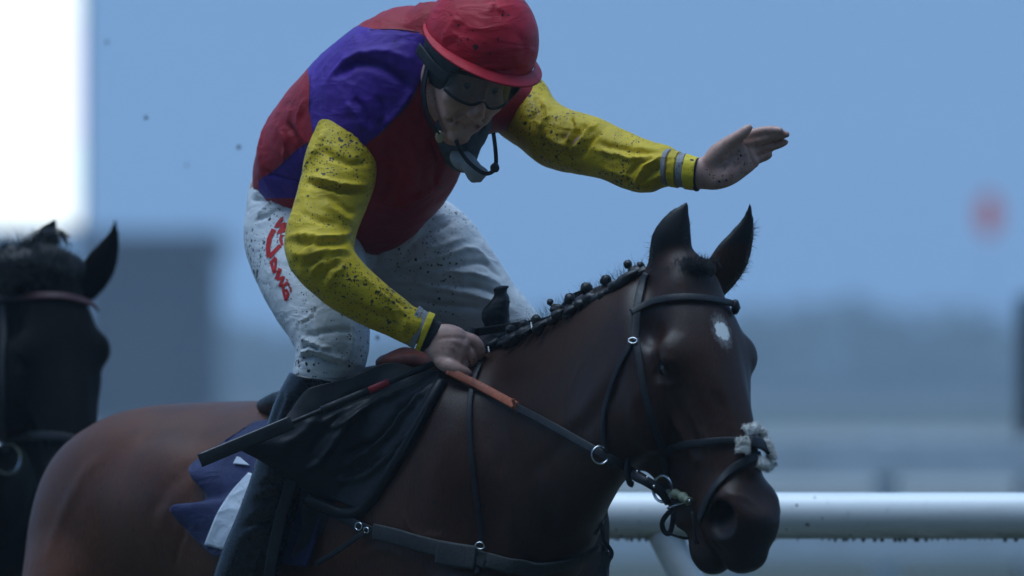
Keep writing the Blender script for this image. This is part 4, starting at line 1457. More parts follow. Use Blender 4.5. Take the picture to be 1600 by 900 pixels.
# ---- chin strap, collar, stock
for s in (-1, 1):
    pts = [J(s * .084, .005, -.005), J(s * .082, -.05, .012), J(s * .062, -.098, .035), J(s * .03, -.128, .052)]
    wire('chin_strap', pts, .004, M_grip, jk, flat=(.009, .002), up=jL * s)
cs = [P(712, 218, -.02), P(722, 240, -.02), P(737, 258, -.022), P(757, 271, -.025), P(771, 267, -.03), P(775, 254, -.03), P(774, 232, -.03), P(771, 208, -.02)]
wire('loose_strap', cs, .0040, M_grip, jk, n=60, flat=(.0042, .0022), up=np.array([0, -1, 0.]))
blob('strap_buckle', P(773, 262, -.034), (.009, .006, .010), None, M_grip, jk, .2)
M_slate = cloth('slate_neck_cloth', (.055, .075, .095), .7, .2, .1)
M_stock = cloth('white_stock', (.34, .36, .39), .6, .1, .1, stain=.2)
v, f = ftube([((676, 130), (770, 170), .10, .075), ((672, 165), (765, 205), .10, .078), ((676, 205), (752, 232), .085, .07), ((696, 240), (740, 262), .07, .05)], 40, 56)
v = cloth_noise(v, f, .004, 30, 31)
mesh_obj('neck_cloth', v, tri_fix(f), M_slate, jk)
v, f = ftube([((706, 236), (732, 258), .04, .02), ((720, 258), (750, 260), .02, .022), ((730, 277), (762, 268), .015, .015), ((736, 284), (752, 283), .012, .006)], 30, 32)
v = cloth_noise(v, f, .003, 50, 32)
mesh_obj('stock', v, tri_fix(f), M_stock, jk)
M_gold = plain('dull_brass', (.42, .34, .20), .35, metal=.6, var=.15)
dn = unit(np.array([-.35, -1, -.1]))
du = unit(np.cross(dn, UP)); dv = np.cross(dn, du)
R_ = np.stack([du, dv, dn])
blob('snap_button', P(687, 214, .004), (.0100, .0125, .003), R_, M_gold, jk)


# ================================================================== tack, mane, whip
hn = vnormals(hv, hf)
hpx = pix(hv)


def on_horse(pts, off=.004, n=None):
    pts = np.array(pts, float)
    n = n or max(10, len(pts) * 6)
    c = catmull(np.hstack([pts, np.zeros((len(pts), 1))]), n)[:, :2]
    y, nr = [], []
    for x_, y_ in c:
        d, m = surf_depth(hv, hn, x_, y_, 9, 4, hpx)
        y.append(d); nr.append(m)
    y = np.array(y); nr = np.array(nr)
    for _ in range(3):
        y[1:-1] = (y[:-2] + 2 * y[1:-1] + y[2:]) / 4
        nr[1:-1] = (nr[:-2] + 2 * nr[1:-1] + nr[2:]) / 4
    p = np.array([P(a[0], a[1], b) for a, b in zip(c, y)])
    nr = nr / np.linalg.norm(nr, axis=1)[:, None]
    return p + nr * off, nr


def strap(name, pts, hw, mat, parent, off=.004, th=.0022, n=None):
    p, nr = on_horse(pts, off, n)
    return wire(name, p, 0, mat, parent, n=len(p), flat=(hw / S, th), up=nr)


def off_horse(x, y, yy, off):
    """depth yy, but never inside the horse"""
    return min(yy, surf_depth(hv, hn, x, y, 9, 4, hpx)[0] - off)


def clear_line(pts, off, n=40):
    """(px, py, y) line lifted clear of the horse"""
    c = catmull(np.array(pts, float), n)
    y = np.array([off_horse(a[0], a[1], a[2], off) for a in c])
    for _ in range(6):
        y[1:-1] = np.minimum(y[1:-1], (y[:-2] + 2 * y[1:-1] + y[2:]) / 4)
    return np.array([P(a[0], a[1], b) for a, b in zip(c, y)])


def sheet(name, rows, mat, parent, th=.003, n=60, m=60, wob=0.0, seed=1, folds=None, clear=0.0):
    """rows of (px, py, y) -> a cloth sheet with thickness"""
    A = np.array([[P(c[0], c[1], off_horse(c[0], c[1], c[2], clear) if clear else c[2]) for c in r] for r in rows])
    B1 = np.array([catmull(r, m) for r in A])
    G = np.stack([catmull(B1[:, j], n) for j in range(m)], 1)
    v = G.reshape(-1, 3)
    f = np.array([[i * m + j, i * m + j + 1, (i + 1) * m + j + 1, (i + 1) * m + j] for i in range(n - 1) for j in range(m - 1)])
    nn = vnormals(v, f)
    if nn[:, 1].mean() > 0:
        f = f[:, ::-1]
    if wob: v = cloth_noise(v, f, wob, 18, seed)
    if folds: v = fold(v, f, folds)
    o = mesh_obj(name, v, f, mat, parent)
    sm = o.modifiers.new('solid', 'SOLIDIFY'); sm.thickness = th; sm.offset = -1
    return o, v, f


def hairs(name, roots, dirs, length, r, mat, parent, curl=.3, seed=3, seg=6):
    """thin tapering strands joined in one mesh"""
    rg = np.random.default_rng(seed)
    vs, fs = [], []
    for p0, d0 in zip(roots, dirs):
        Ln = length * rg.uniform(.5, 1.25)
        p = np.array(p0, float); d = unit(np.array(d0) + rg.normal(0, .22, 3))
        bend = rg.normal(0, curl, 3)
        a = unit(np.cross(d, rg.normal(0, 1, 3))); b = np.cross(d, a)
        base = len(vs)
        for i in range(seg + 1):
            rr = r * (1 - .8 * i / seg)
            for k in range(3):
                th = 2 * PI * k / 3
                vs.append(p + (a * math.cos(th) + b * math.sin(th)) * rr)
            d = unit(d + bend * (1.0 / seg)); p = p + d * Ln / seg
        for i in range(seg):
            for k in range(3):
                fs.append([base + i * 3 + k, base + i * 3 + (k + 1) % 3, base + (i + 1) * 3 + (k + 1) % 3, base + (i + 1) * 3 + k])
    return mesh_obj(name, np.array(vs), np.array(fs), mat, parent)


M_lea = plain('dark_bridle_leather', (.011, .012, .015), .52, var=.35, scale=70, bstr=.3, bscale=300, spec=.3)
M_rub = plain('orange_rein_rubber', (.30, .070, .028), .6, var=.25, scale=90, bstr=.5, bscale=500)
M_steel = plain('steel_ring', (.62, .64, .66), .22, metal=1.0, var=.15, scale=80, bstr=0)
M_hair = plain('black_horse_hair', (.008, .008, .010), .5, var=.3, scale=300, bstr=.3, bscale=700)
M_bnd = plain('pale_plait_band', (.62, .62, .60), .6, var=.1)
M_wool = cloth('sheepskin_wool', (.78, .76, .72), .9, .1, .15, (.10, .09, .075), .15, stain=.3, mscale=60)
M_tape = plain('pale_green_tape', (.30, .33, .23), .6, var=.35)

# ---- bridle
br = empty('bridle', tuple(P(1046, 764, -.55) * np.array([1, 1, 0])), 'dark leather bridle with sheepskin noseband and orange rein grip on the bay horse', 'bridle')
strap('headpiece', [(1013, 428), (1005, 445), (999, 470), (994, 505), (991, 532)], 6.5, M_lea, br, .005, .0028)
hp_ = [H(-.088, .085, -.10), H(-.078, .03, -.115), H(-.035, .005, -.105), H(.035, .005, -.105), H(.078, .03, -.115), H(.10, .09, -.10)]
wire('poll_strap', hp_, 0, M_lea, br, n=40, flat=(.009, .003), up=np.array([catmull(np.array([hN * 0 - hD + hL * k for k in (-1.6, -.8, 0, 0, .8, 1.6)]), 40)[i] for i in range(40)]))
bb = strap('browband', [(987, 491), (1005, 481), (1030, 471), (1058, 467), (1086, 467), (1115, 471), (1138, 476), (1150, 481)], 6.0, M_lea, br, .006, .0030, 48)
blob('browband_keeper', P(1149, 480, surf_depth(hv, hn, 1140, 480, 12, 5, hpx)[0] + .004), (.008, .012, .015), None, M_lea, bb, .25, 4)
strap('throat_lash', [(988, 535), (976, 560), (962, 592), (951, 625), (945, 660), (947, 695), (956, 728)], 4.2, M_lea, br, .005)
strap('cheekpiece', [(993, 530), (1000, 565), (1006, 606), (1014, 642), (1025, 676), (1038, 708), (1046, 742)], 5.5, M_lea, br, .005, .0026)
bk = torus('buckle', on_horse([(990, 536), (992, 540)], .010, 2)[0][0], on_horse([(990, 536), (992, 540)], .01, 2)[1][0], .0085, .0016, M_steel, br, squash=.7)
strap('noseband', [(1034, 706), (1050, 699), (1075, 694), (1105, 691), (1135, 689), (1162, 690), (1184, 694)], 5.5, M_lea, br, .005, .003, 40)
strap('flash_strap', [(1184, 712), (1166, 721), (1146, 733), (1128, 752), (1113, 772), (1102, 796), (1096, 812)], 6.5, M_lea, br, .005, .003, 40)
# sheepskin on the nose: rolls of wool crossed by the dark strap
def wool_roll(pts, r, seed):
    p, nr = on_horse(pts, r * .55, 24)
    q = np.array([np.concatenate([p[i], np.cross(unit(np.gradient(p, axis=0)[i]), nr[i]) * r, nr[i] * r * .8]) for i in range(24)])
    v, f = ring_mesh(q, 28)
    f = orient(v, f); nn = vnormals(v, f)
    v = v + nn * (.0032 * noise3(v, 190, seed, 2))[:, None]
    o = mesh_obj('sheepskin_roll', v, tri_fix(f), M_wool, br)
    rg = np.random.default_rng(seed)
    ii = rg.integers(0, len(v) - 2, 900)
    hairs('wool_tuft', v[ii], nn[ii], .0055, .0007, M_wool, o, .9, seed, 3)


wool_roll([(1158, 686), (1161, 697), (1160, 708)], .0110, 3)
wool_roll([(1163, 676), (1175, 671), (1188, 679)], .0098, 4)
wool_roll([(1190, 688), (1198, 702), (1203, 716)], .0095, 6)
wool_roll([(1180, 722), (1192, 728), (1203, 727)], .0108, 5)
strap('nose_pad', [(1168, 694), (1180, 697), (1190, 706)], 9, M_lea, br, .014, .004, 12)
# bit
bp, bn = on_horse([(1046, 762), (1048, 766)], .012, 2)
bc = bp[0]
ring = torus('bit_ring', bc + bn[0] * .004, unit(bn[0] + np.array([0, -.3, .1])), .0255, .0031, M_steel, br, n=40)
p, nr = on_horse([(1048, 772), (1060, 771), (1072, 776), (1082, 783)], .008, 16)
wire('bit_guard', p, [(.0085 + .002 * math.sin(i * 1.3)) for i in range(16)], M_tape, br, n=16)
p, nr = on_horse([(1050, 793), (1066, 788), (1085, 782)], .009, 12)
wire('curb_chain', p, .0026, M_steel, br, n=12)
yb = bc[1] - .02
wire('strap_end', [P(1054, 794, yb), P(1043, 803, yb), P(1035, 816, yb), P(1037, 829, yb), P(1045, 834, yb), P(1050, 822, yb), P(1052, 802, yb)], 0, M_lea, br, n=40, flat=(.0052, .0016), up=np.array([.3, -1, .2]))
wire('strap_end', [P(1044, 833, yb), P(1058, 838, yb), P(1072, 841, yb + .01), P(1084, 840, yb + .02)], .0026, M_lea, br, n=20)
p, nr = on_horse([(1086, 800), (1090, 826), (1092, 850)], .006, 14)
wire('chin_strap', p, 0, M_lea, br, n=14, flat=(.006, .002), up=nr)
# near rein
hy = .0
rein_d = clear_line([(803, 634, -.085), (840, 653, -.16), (880, 675, -.245), (920, 698, -.33), (955, 717, -.40), (990, 738, -.47), (1020, 756, -.525), (1040, 765, bc[1] - .012)], .010, 60)
rein_g = clear_line([(700, 579, -.050), (722, 590, -.060), (745, 601, -.070), (775, 617, -.080), (806, 634, -.092)], .012, 40)
yr = lambda x: float(np.interp(x, pix(rein_d)[:, 0], rein_d[:, 1]))
upv = unit(np.array([-.35, -.75, .45]))
wire('rein', rein_d, 0, M_lea, br, n=60, flat=(.0080, .0022), up=unit(np.array([-.25, -.95, .12])))
wire('rein_grip', rein_g, 0, M_rub, br, n=40, flat=(.0090, .0046), up=upv)
wire('rein_stitching', [P(801, 623, yr(806) - .006), P(808, 645, yr(806) - .004)], .0032, M_rub, br, n=10)
rg_ = torus('martingale_ring', P(938, 711, yr(938) - .012), (.3, -.9, .1), .0170, .0020, M_steel, br, n=36)
wire('rein_stop', [P(983, 714, yr(983) - .008), P(980, 735, yr(983) - .012), P(984, 754, yr(983) - .01), P(989, 757, yr(983) - .008)], [.0065] * 24, M_lea, br, n=24, seg=10)
wire('rein_fold', [P(992, 742, yr(992) - .008), P(1010, 752, yr(1010) - .008), P(1032, 768, yr(1032) - .008), P(1044, 786, yr(1038) - .01)], [.011, .0115, .011, .0105, .010, .0095, .009, .0085, .008, .0075] , M_lea, br, n=10, seg=10)
for (x, y) in ((996, 737), (1012, 746), (1022, 760)):
    blob('rein_stud', P(x, y, yr(x) - .018), (.0032, .0032, .0032), None, M_steel, br, seg=10)
# the far rein and the gathered slack over the withers
wire('far_rein', [P(738, 520, .05), P(790, 512, .02), P(860, 500, -.02), P(940, 470, -.10), H(.10, .35, -.18), H(.078, .46, -.10)], 0, M_lea, br, n=50, flat=(.009, .002), up=np.array([.5, .6, .5]))
v, f = ftube([((764, 520), (792, 520), .085, .012), ((756, 506), (795, 508), .08, .018), ((753, 490), (795, 486), .08, .020), ((766, 472), (795, 466), .085, .017), ((773, 460), (791, 458), .085, .012), ((772, 452), (792, 450), .085, .012), ((780, 448), (795, 448), .085, .006)], 50, 32, 2.6)
v = cloth_noise(v, f, .004, 60, 9)
mesh_obj('gathered_rein', v, tri_fix(f), M_lea, br)

# ---- plaited mane (parts of the horse)
yk = lambda x, y: surf_depth(hv, hn, x, y, 12, 5, hpx)[0]
knots = [(860, 475, 5.0), (890, 470, 9.0), (916, 454, 9.0), (947, 441, 8.5), (981, 416, 6.5), (838, 503, 8), (818, 511, 8), (797, 518, 8), (1001, 418, 6)]
rg = np.random.default_rng(5)
for i, (x, y, r) in enumerate(knots):
    yy = yk(x + 4, y + 22) + .055
    y = y - 3
    k = blob('mane_plait', P(x, y, yy), (r / S, r / S * 1.05, r / S * 1.05), None, M_hair, horse, .28, i + 2)
    nb = unit(np.array([.75, -.1, -.65]))
    if i < 5:
        torus('plait_band', P(x + r * .75, y + r * .85, yy), nb, r / S * .50, .0016, M_bnd, k, n=16, m=6)
    blob('plait_root', P(x + 11, y + 12, yy - .004), (.0145, .016, .012), None, M_hair, k, .3, i + 9)
mline = catmull(np.array([(772, 540, 0), (815, 521, 0), (860, 503, 0), (905, 479, 0), (950, 454, 0), (1008, 424, 0)], float), 22)
for i in range(22):
    c = mline[i]
    tl_ = unit(np.array([.86, -.25, .45])); b_ = unit(np.cross(tl_, [0, 1, 0]))
    blob('mane_root', P(c[0] + rg.normal(0, 4), c[1] + rg.normal(0, 2.5), yk(c[0], c[1] + 16) + .030), (.020 * rg.uniform(.7, 1.3), .012, .010 * rg.uniform(.7, 1.25)), np.stack([tl_, np.cross(b_, tl_), b_]), M_hair, horse, .4, i + 31, 14)
for (x, y) in ((768, 553), (796, 521), (838, 514)):
    p, nr = on_horse([(x - 1, y - 4), (x + 1, y + 4)], .012, 4)
    wire('plait_band', p, .0016, M_bnd, horse, n=6)
rts, drs = [], []
for i in range(420):
    t = rg.uniform(0, 1)
    c = catmull(np.array([(780, 528, 0), (815, 512, 0), (860, 490, 0), (905, 466, 0), (950, 442, 0), (1010, 415, 0)], float), 60)[int(t * 59)]
    rts.append(P(c[0] + rg.normal(0, 3), c[1] + rg.normal(3, 4), yk(c[0], c[1] + 24) + .05)); drs.append((rg.normal(-.25, .4), rg.normal(0, .4), 1))
tag(hairs('mane_hair', rts, drs, .028, .00035, M_hair, horse, .5, 8, 5), kind='stuff')
# forelock, ear fringes
blob('forelock', P(1088, 421, -.462), (.036, .020, .022), None, M_hair, horse, .45, 6)
rts, drs = [], []
for i in range(1500):
    rts.append(P(1087 + rg.normal(0, 13), 404 + abs(rg.normal(0, 10)), -.475 + rg.normal(0, .01))); drs.append((rg.normal(.15, .5), -.5, rg.choice([.5, -1.2, -1.2]) + rg.normal(0, .3)))
for (ax, ay, bx, by, yy, n_) in ((1018, 420, 1020, 372, -.43, 60), (1178, 350, 1160, 425, -.37, 110), (1160, 425, 1135, 448, -.37, 60), (1070, 395, 1078, 350, -.43, 50)):
    for i in range(n_):
        t = rg.uniform(0, 1)
        rts.append(P(ax + (bx - ax) * t, ay + (by - ay) * t, yy + rg.normal(0, .008))); drs.append((.5 if ax > 1100 else -.3, -.2, rg.normal(-.1, .5)))
tag(hairs('forelock_hair', rts, drs, .017, .0005, M_hair, horse, .6, 12, 5), kind='stuff')
# whiskers round the eye and muzzle
rts, drs = [], []
for i in range(26):
    s_, d_, n_ = rg.uniform(-.04, .045), rg.uniform(.55, .61), rg.uniform(-.12, -.02)
    rts.append(H(s_, d_, n_)); drs.append(tuple(hF * .6 + rg.normal(0, .5, 3) - UP * .4))
tag(hairs('whisker', rts, drs, .03, .0003, M_hair, horse, .2, 14, 5), kind='stuff')
# tail
tl = [Wd((-1.25, 0, 1.28)), Wd((-1.38, 0, 1.20)), Wd((-1.45, .02, .95)), Wd((-1.46, .02, .60))]
rts = [tl[0] + rg.normal(0, .02, 3) for i in range(200)]
wire('tail', tl, [.03, .035, .045, .05, .055, .055, .05, .04, .03, .015], M_hair, horse, n=10, seg=14)

# ---- saddle, pads and cloths
sad = empty('saddle', tuple(P(600, 560, .25) * np.array([1, 1, 0])), 'black racing saddle with long wind-blown flap under the jockey', 'saddle')
M_flap = plain('black_saddle_flap', (.005, .006, .009), .5, var=.3, scale=40, bstr=.25, bscale=220, spec=.32)
M_pom = plain('red_brown_pommel', (.20, .046, .028), .5, var=.25, scale=50, bstr=.3)
o, v, f = sheet('flap', [[(686, 580, .035), (652, 575, .045), (605, 567, .060), (545, 590, .072), (485, 606, .075), (466, 624, .080)],
                         [(680, 602, .030), (636, 612, .035), (585, 616, .050), (525, 632, .060), (475, 645, .062), (440, 658, .070)],
                         [(664, 645, .035), (620, 655, .035), (570, 664, .048), (510, 676, .055), (452, 680, .055), (402, 684, .062)],
                         [(634, 700, .045), (598, 706, .045), (555, 708, .055), (505, 714, .058), (440, 708, .055), (363, 694, .060)],
                         [(600, 752, .060), (572, 752, .062), (540, 750, .068), (505, 750, .068), (455, 738, .065), (410, 722, .066)],
                         [(562, 792, .080), (545, 790, .082), (525, 782, .085), (505, 776, .085), (480, 766, .085), (452, 752, .085)]], M_flap, sad, .004, 110, 130, .002, 3,
              [([(672, 592), (640, 632), (600, 680), (560, 715), (525, 735)], 6, 12), ([(655, 600), (615, 645), (575, 690), (535, 715)], 7, -12), ([(640, 596), (585, 630), (545, 655), (505, 672)], 6, 10), ([(620, 600), (560, 620), (520, 640), (480, 655)], 7, -9), ([(560, 640), (530, 680), (500, 720), (470, 740)], 6, 9), ([(540, 640), (505, 680), (480, 715)], 7, -8),
               ([(640, 665), (600, 715), (560, 745), (520, 752)], 6, 8), ([(500, 640), (470, 680), (430, 700)], 8, 6), ([(590, 712), (555, 735), (520, 745)], 5, -6)], .022)
p = clear_line([(690, 596, .014), (682, 610, .012), (655, 660, .018), (624, 714, .030), (594, 760, .045), (566, 795, .064), (540, 802, .078), (505, 792, .085), (478, 780, .09)], .008, 60)
wire('knee_roll', p, .0125, M_flap, sad, n=60, seg=14)
v, f = ftube([((700, 585), (702, 560), .04, .03), ((668, 575), (667, 548), .10, .04), ((625, 572), (614, 549), .16, .045), ((614, 572), (611, 552), .18, .03)], 30, 32, 3.0)
mesh_obj('pommel', v, tri_fix(f), M_pom, sad)
v, f = ftube([((640, 585), (628, 562), .16, .06), ((600, 600), (598, 570), .24, .08), ((540, 640), (540, 596), .34, .09), ((480, 650), (480, 605), .46, .09), ((440, 650), (440, 618), .55, .06)], 40, 32, 2.4)
mesh_obj('seat', v, tri_fix(f), M_flap, sad)
o, v, f = sheet('girth_panel', [[(590, 700, .075), (540, 705, .085), (480, 710, .10)], [(575, 760, .085), (530, 765, .095), (470, 770, .105)], [(545, 812, .10), (510, 815, .11), (470, 828, .115)], [(480, 850, .13), (470, 860, .13), (455, 870, .135)]], M_flap, sad, .004, 50, 50, .002, 5)
lea = wire('stirrup_leather', [P(462, 730, .075), P(450, 770, .085), P(436, 820, .095), P(424, 880, .10), P(415, 960, .11)], 0, M_lea, sad, n=30, flat=(.012, .002), up=np.array([-.2, -1, .1]))
torus('stirrup_iron', P(440, 985, .12), (.8, .6, 0), .062, .006, M_steel, sad, n=30)
rts = []

M_navy = cloth('navy_number_cloth', (.008, .013, .075), .65, .2, .1, var=.2)
M_num = cloth('white_number_panel', (.60, .64, .72), .6, .1, .12, stain=.2)
nc = empty('number_cloth', tuple(P(350, 780, .25) * np.array([1, 1, 0])), 'navy blue number cloth with a white panel, fluttering behind the boot', 'saddle cloth')


def hy_(x, y, o): return (x, y, surf_depth(hv, hn, x, y, 12, 5, hpx)[0] - o)


o, v, f = sheet('cloth', [[hy_(500, 640, .02), hy_(440, 652, .02), hy_(400, 659, .015), hy_(372, 676, .015)],
                          [hy_(500, 690, .02), hy_(420, 694, .02), hy_(355, 700, .02), hy_(303, 722, .03)],
                          [hy_(500, 740, .02), hy_(420, 740, .02), hy_(360, 738, .015), hy_(297, 742, .045)],
                          [hy_(500, 775, .02), hy_(410, 772, .02), hy_(355, 775, .010), hy_(322, 780, .012)],
                          [hy_(500, 800, .02), hy_(400, 798, .02), hy_(335, 797, .022), hy_(266, 793, .045)],
                          [hy_(490, 850, .02), hy_(400, 846, .02), hy_(345, 838, .012), hy_(297, 834, .020)],
                          [hy_(480, 885, .02), hy_(410, 880, .02), hy_(370, 874, .015), hy_(333, 868, .015)]], M_navy, nc, .003, 90, 80, .0035, 6)
cpx, cn_ = pix(v), vnormals(v, f)
M_ = []
for row in ([(388, 738), (402, 742)], [(361, 768), (385, 770), (400, 772)], [(340, 800), (366, 803), (390, 806)], [(328, 828), (355, 832), (375, 836)], [(319, 851), (336, 856), (352, 860)]):
    row = catmull(np.hstack([np.array(row, float), np.zeros((len(row), 1))]), 4)[:, :2]
    M_.append([(x, y, surf_depth(v, cn_, x, y, 12, 5, cpx)[0] - .004) for x, y in row])
sheet('number_panel', M_, M_num, nc, .002, 30, 20)
M_ = [[(x, y, surf_depth(v, cn_, x, y, 12, 5, cpx)[0] - .006) for x, y in row] for row in ([(370, 713), (374, 714)], [(364, 724), (390, 727)])]
sheet('number_panel', M_, M_num, nc, .002, 8, 8)

# ---- breast girth
bg = empty('breast_girth', tuple(P(700, 850, 0) * np.array([1, 1, 0])), 'dark webbing breast girth with steel buckles across the shoulder of the bay', 'harness')
M_web = plain('dark_webbing', (.022, .024, .026), .7, var=.3, scale=120, bstr=.5, bscale=600)
strap('girth_strap', [(484, 786), (520, 800), (548, 812), (572, 823), (596, 832)], 7, M_lea, bg, .010)
strap('webbing', [(590, 830), (625, 838), (665, 850), (700, 860), (735, 870), (762, 878)], 13, M_web, bg, .010, .004)
strap('webbing_sleeve', [(688, 862), (715, 868), (745, 874)], 19, M_web, bg, .015, .004)
strap('webbing', [(760, 876), (800, 884), (850, 884), (900, 870), (930, 850)], 12, M_web, bg, .010, .004)
for (x, y, r) in ((571, 822, 8), (583, 828, 6), (752, 853, 7)):
    p, nr = on_horse([(x, y), (x + 2, y + 1)], .018, 2)
    torus('buckle', p[0], nr[0], r / S, .0017, M_steel, bg, n=20, squash=.75)
p, nr = on_horse([(582, 832), (560, 846), (532, 864), (504, 880)], .022, 16)
wire('strap_end', p, 0, M_lea, bg, n=16, flat=(.0055, .002), up=nr)
strap('neck_strap', [(752, 570), (742, 595), (735, 630), (734, 680), (738, 720), (744, 770), (750, 815), (752, 850)], 4.2, M_lea, bg, .006)
strap('neck_strap', [(752, 855), (748, 880), (744, 899)], 4.2, M_lea, bg, .006)
p = [P(742, 588, -.02), P(748, 560, .0), P(758, 536, .02), P(785, 520, .06), P(815, 512, .12)]
wire('neck_strap', p, 0, M_lea, bg, n=24, flat=(.010, .003), up=np.array([-.3, -.6, .7]))
yc = -.20
wire('hanging_strap', [P(928, 835, yc), P(937, 818, yc), P(945, 800, yc), P(946, 782, yc), P(940, 775, yc)], 0, M_lea, bg, n=26, flat=(.005, .0016), up=np.array([.4, -1, .2]))
wire('hanging_strap', [P(936, 806, yc - .01), P(941, 828, yc - .01), P(944, 846, yc - .01), P(950, 853, yc - .01), P(956, 864, yc - .01), P(952, 874, yc), P(944, 866, yc), P(944, 852, yc)], 0, M_lea, bg, n=40, flat=(.0042, .0016), up=np.array([.3, -1, .2]))
v, f = ftube([((938, 862), (952, 862), yc, .008), ((938, 875), (954, 874), yc, .012), ((934, 890), (952, 890), yc, .013), ((934, 910), (952, 910), yc, .014)], 20, 20)
mesh_obj('strap_sleeve', cloth_noise(v, f, .003, 80, 4), tri_fix(f), M_web, bg)

# ---- whip in the near hand
wh = empty('riding_whip', tuple(P(500, 640, .02) * np.array([1, 1, 0])), 'black riding whip with a red band, trailing back from the near fist', 'whip')
wa, wb = P(692, 562, -.005), P(312, 720, -.010)
dw = unit(wb - wa); upw = unit(np.array([.1, -1, .15]))
lw = np.linalg.norm(wb - wa)
at = lambda t: wa + (wb - wa) * t
wire('shaft', [at(-.15), at(0), at(.35), at(.78)], [.0065, .0065, .0065, .0062, .0058, .0052, .0050, .0048, .0046, .0044, .0042, .004], M_gripm, wh, n=12, seg=12)
wire('flap', [at(.62), at(.72), at(.86), at(1.0)], 0, M_grip, wh, n=20, flat=(.0140, .0045), up=upw)
wire('red_band', [at(.222), at(.305)], .0072, plain('red_whip_band', (.42, .012, .02), .5), wh, n=6, seg=12)
wire('collar', [at(.305), at(.50)], .0078, M_gripm, wh, n=6, seg=12)
wire('handle', [P(700, 556, .000), P(722, 534, .022), P(738, 514, .038)], [.0095, .0095, .0095, .0100, .0115, .0110, .008], M_gripm, wh, n=7, seg=14)

# ---- flying clods of mud
M_mud = plain('wet_mud', (.020, .016, .012), .7)
for i, (x, y, yy, r) in enumerate(((228, 184, -1.9, .0034), (373, 230, -1.9, .0034), (590, 528, -1.6, .0034), (167, 66, -2.4, .0026), (292, 258, -2.4, .0022))):
    o = blob('mud_clod', (0, 0, 0), (r, r * .9, r * 1.1), None, M_mud, None, .3, i + 3, 12)
    o.location = P(x, y, yy)
    tag(o, 'tiny clod of wet mud flying through the air', 'mud clod', 'flying clods of mud')

# ---- second horse: mane, bridle
M2 = T2
def to2(p): return np.array((M2 @ Vector(p)))


def px2(x, y, yy): return P(x, y, yy)


rg = np.random.default_rng(15)
rts, drs = [], []
crest = np.array([to2(p) for p in (P(780, 540, .06), P(842, 516, -.02), P(905, 482, -.18), P(970, 447, -.34), P(1030, 430, -.42), H(0, .03, -.03))])
cr = catmull(crest, 60)
for i in range(3200):
    t = rg.uniform(.25, 1) ** .8
    p = cr[int(t * 59)] + rg.normal(0, .016, 3) + np.array([0, -.01, .002])
    rts.append(p); drs.append((rg.normal(.15, .45), -.3 + rg.normal(0, .35), rg.choice([1.0, .7, -.3]) + rg.normal(0, .3)))
qm = cr + np.array([0, 0, .028])
rowsm = []
for i in range(60):
    tt = unit(np.gradient(qm, axis=0)[i]); u_ = unit(np.cross(tt, [0, 0, 1.0])); w_ = np.cross(u_, tt)
    k_ = min(1, (59 - i) / 6 + .25)
    rowsm.append(np.concatenate([qm[i], u_ * .030, w_ * .052 * k_]))
vm, fm = ring_mesh(np.array(rowsm), 22)
fm = orient(vm, fm)
vm = vm + vnormals(vm, fm) * (.022 * noise3(vm, 32, 5, 2))[:, None]
mm_ = mesh_obj('mane_mass', vm, tri_fix(fm), M_hair, None)
mm_.parent = h2; mm_.matrix_parent_inverse = T2.inverted()
nm_ = vnormals(vm, fm)
for i in rg.integers(0, len(vm) - 2, 1800):
    rts.append(vm[i]); drs.append(tuple(nm_[i] + np.array([.1, -.1, .25])))
m2 = hairs('mane', rts, drs, .050, .0011, M_hair, None, .9, 21, 7)
m2.parent = h2; m2.matrix_parent_inverse = T2.inverted()
fl = blob('forelock', to2(H(-.055, -.012, -.035)), (.105, .060, .056), None, M_hair, None, .4, 8, 26)
fh_r, fh_d = [], []
for i in range(1500):
    d_ = unit(rg.normal(0, 1, 3) + np.array([0, -.3, .4]))
    fh_r.append(to2(H(-.055, -.012, -.035)) + d_ * np.array([.100, .056, .052])); fh_d.append(tuple(d_ + np.array([.2, -.2, .1])))
fh = hairs('forelock_hair', fh_r, fh_d, .034, .0010, M_hair, None, 1.1, 33, 6)
fh.parent = h2; fh.matrix_parent_inverse = T2.inverted()
fl.parent = h2; fl.matrix_parent_inverse = T2.inverted()
rts, drs = [], []
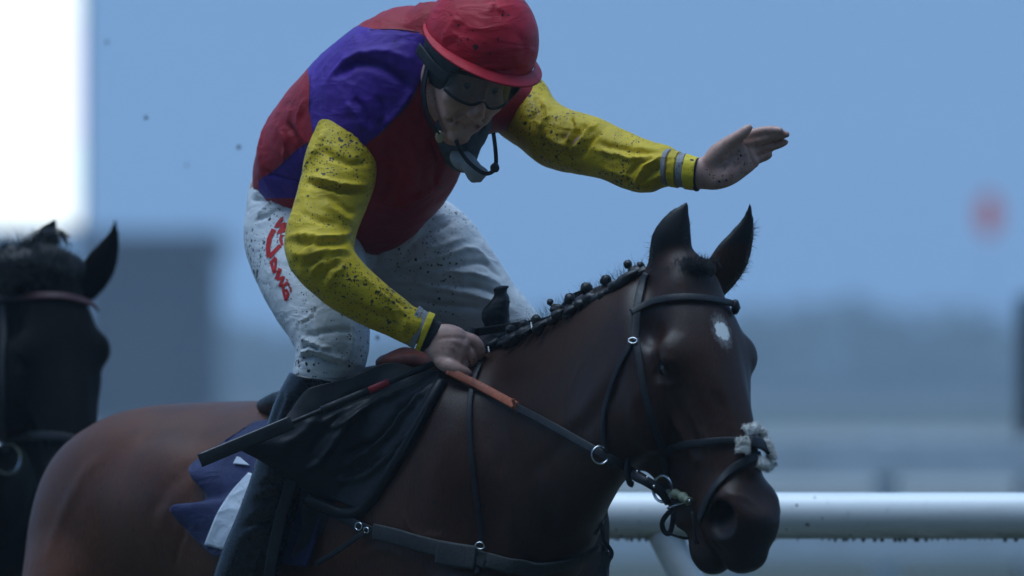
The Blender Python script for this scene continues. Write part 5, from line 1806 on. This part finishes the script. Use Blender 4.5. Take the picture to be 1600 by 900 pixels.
for i in range(26):
    c = (78 + rg.normal(0, 6), 374 + rg.normal(0, 4)); R_ = rg.uniform(16, 34)
    a0 = rg.uniform(-.3, .6)
    pts = [P(c[0] + R_ * math.cos(PI - a0 - t * (PI - a0 * 2)) * 1.05, c[1] + 6 - R_ * .8 * math.sin(a0 + t * (PI - a0 * 2)), 1.84 + rg.normal(0, .02)) for t in np.linspace(0, 1, 6)]
    w = wire('curled_strand', pts, .0011, M_hair, None, n=18, seg=5)
    w.parent = h2; w.matrix_parent_inverse = T2.inverted()
bv2 = np.array([to2(p) for p in hv[::1]]) if False else (np.asarray(hv) @ np.array(M2.to_3x3()).T + np.array(M2.translation))
n2 = hn @ np.array(M2.to_3x3()).T
p2 = pix(bv2)


def strap2(name, pts, hw, mat, parent, off=.006):
    pts = np.array(pts, float); n = max(10, len(pts) * 6)
    c = catmull(np.hstack([pts, np.zeros((len(pts), 1))]), n)[:, :2]
    out, nr = [], []
    for x_, y_ in c:
        d, m = surf_depth(bv2, n2, x_, y_, 9, 4, p2)
        out.append(P(x_, y_, d)); nr.append(m)
    out = np.array(out); nr = np.array(nr)
    for _ in range(4):
        out[1:-1, 1] = (out[:-2, 1] + 2 * out[1:-1, 1] + out[2:, 1]) / 4
    return wire(name, out + nr * off, 0, mat, parent, n=n, flat=(hw / S * 1.2, .003), up=nr)


b2r = empty('bridle', (TGT[0], TGT[1], 0), 'bridle with a dull red browband on the dark horse behind', 'bridle')
M_rb = plain('dull_red_browband', (.06, .012, .014), .6)
strap2('browband', [(-20, 474), (20, 468), (60, 464), (100, 466), (135, 476), (148, 486)], 6, M_rb, b2r, .008)
strap2('noseband', [(-10, 690), (30, 682), (70, 680), (105, 684), (122, 690)], 6, M_lea, b2r)
strap2('cheekpiece', [(8, 480), (6, 560), (6, 640), (8, 700)], 5, M_lea, b2r)
torus('bit_ring', P(12, 715, surf_depth(bv2, n2, 25, 715, 20, 8, p2)[0] - .03), (.5, -1, 0), .034, .005, M_steel, b2r, n=30)
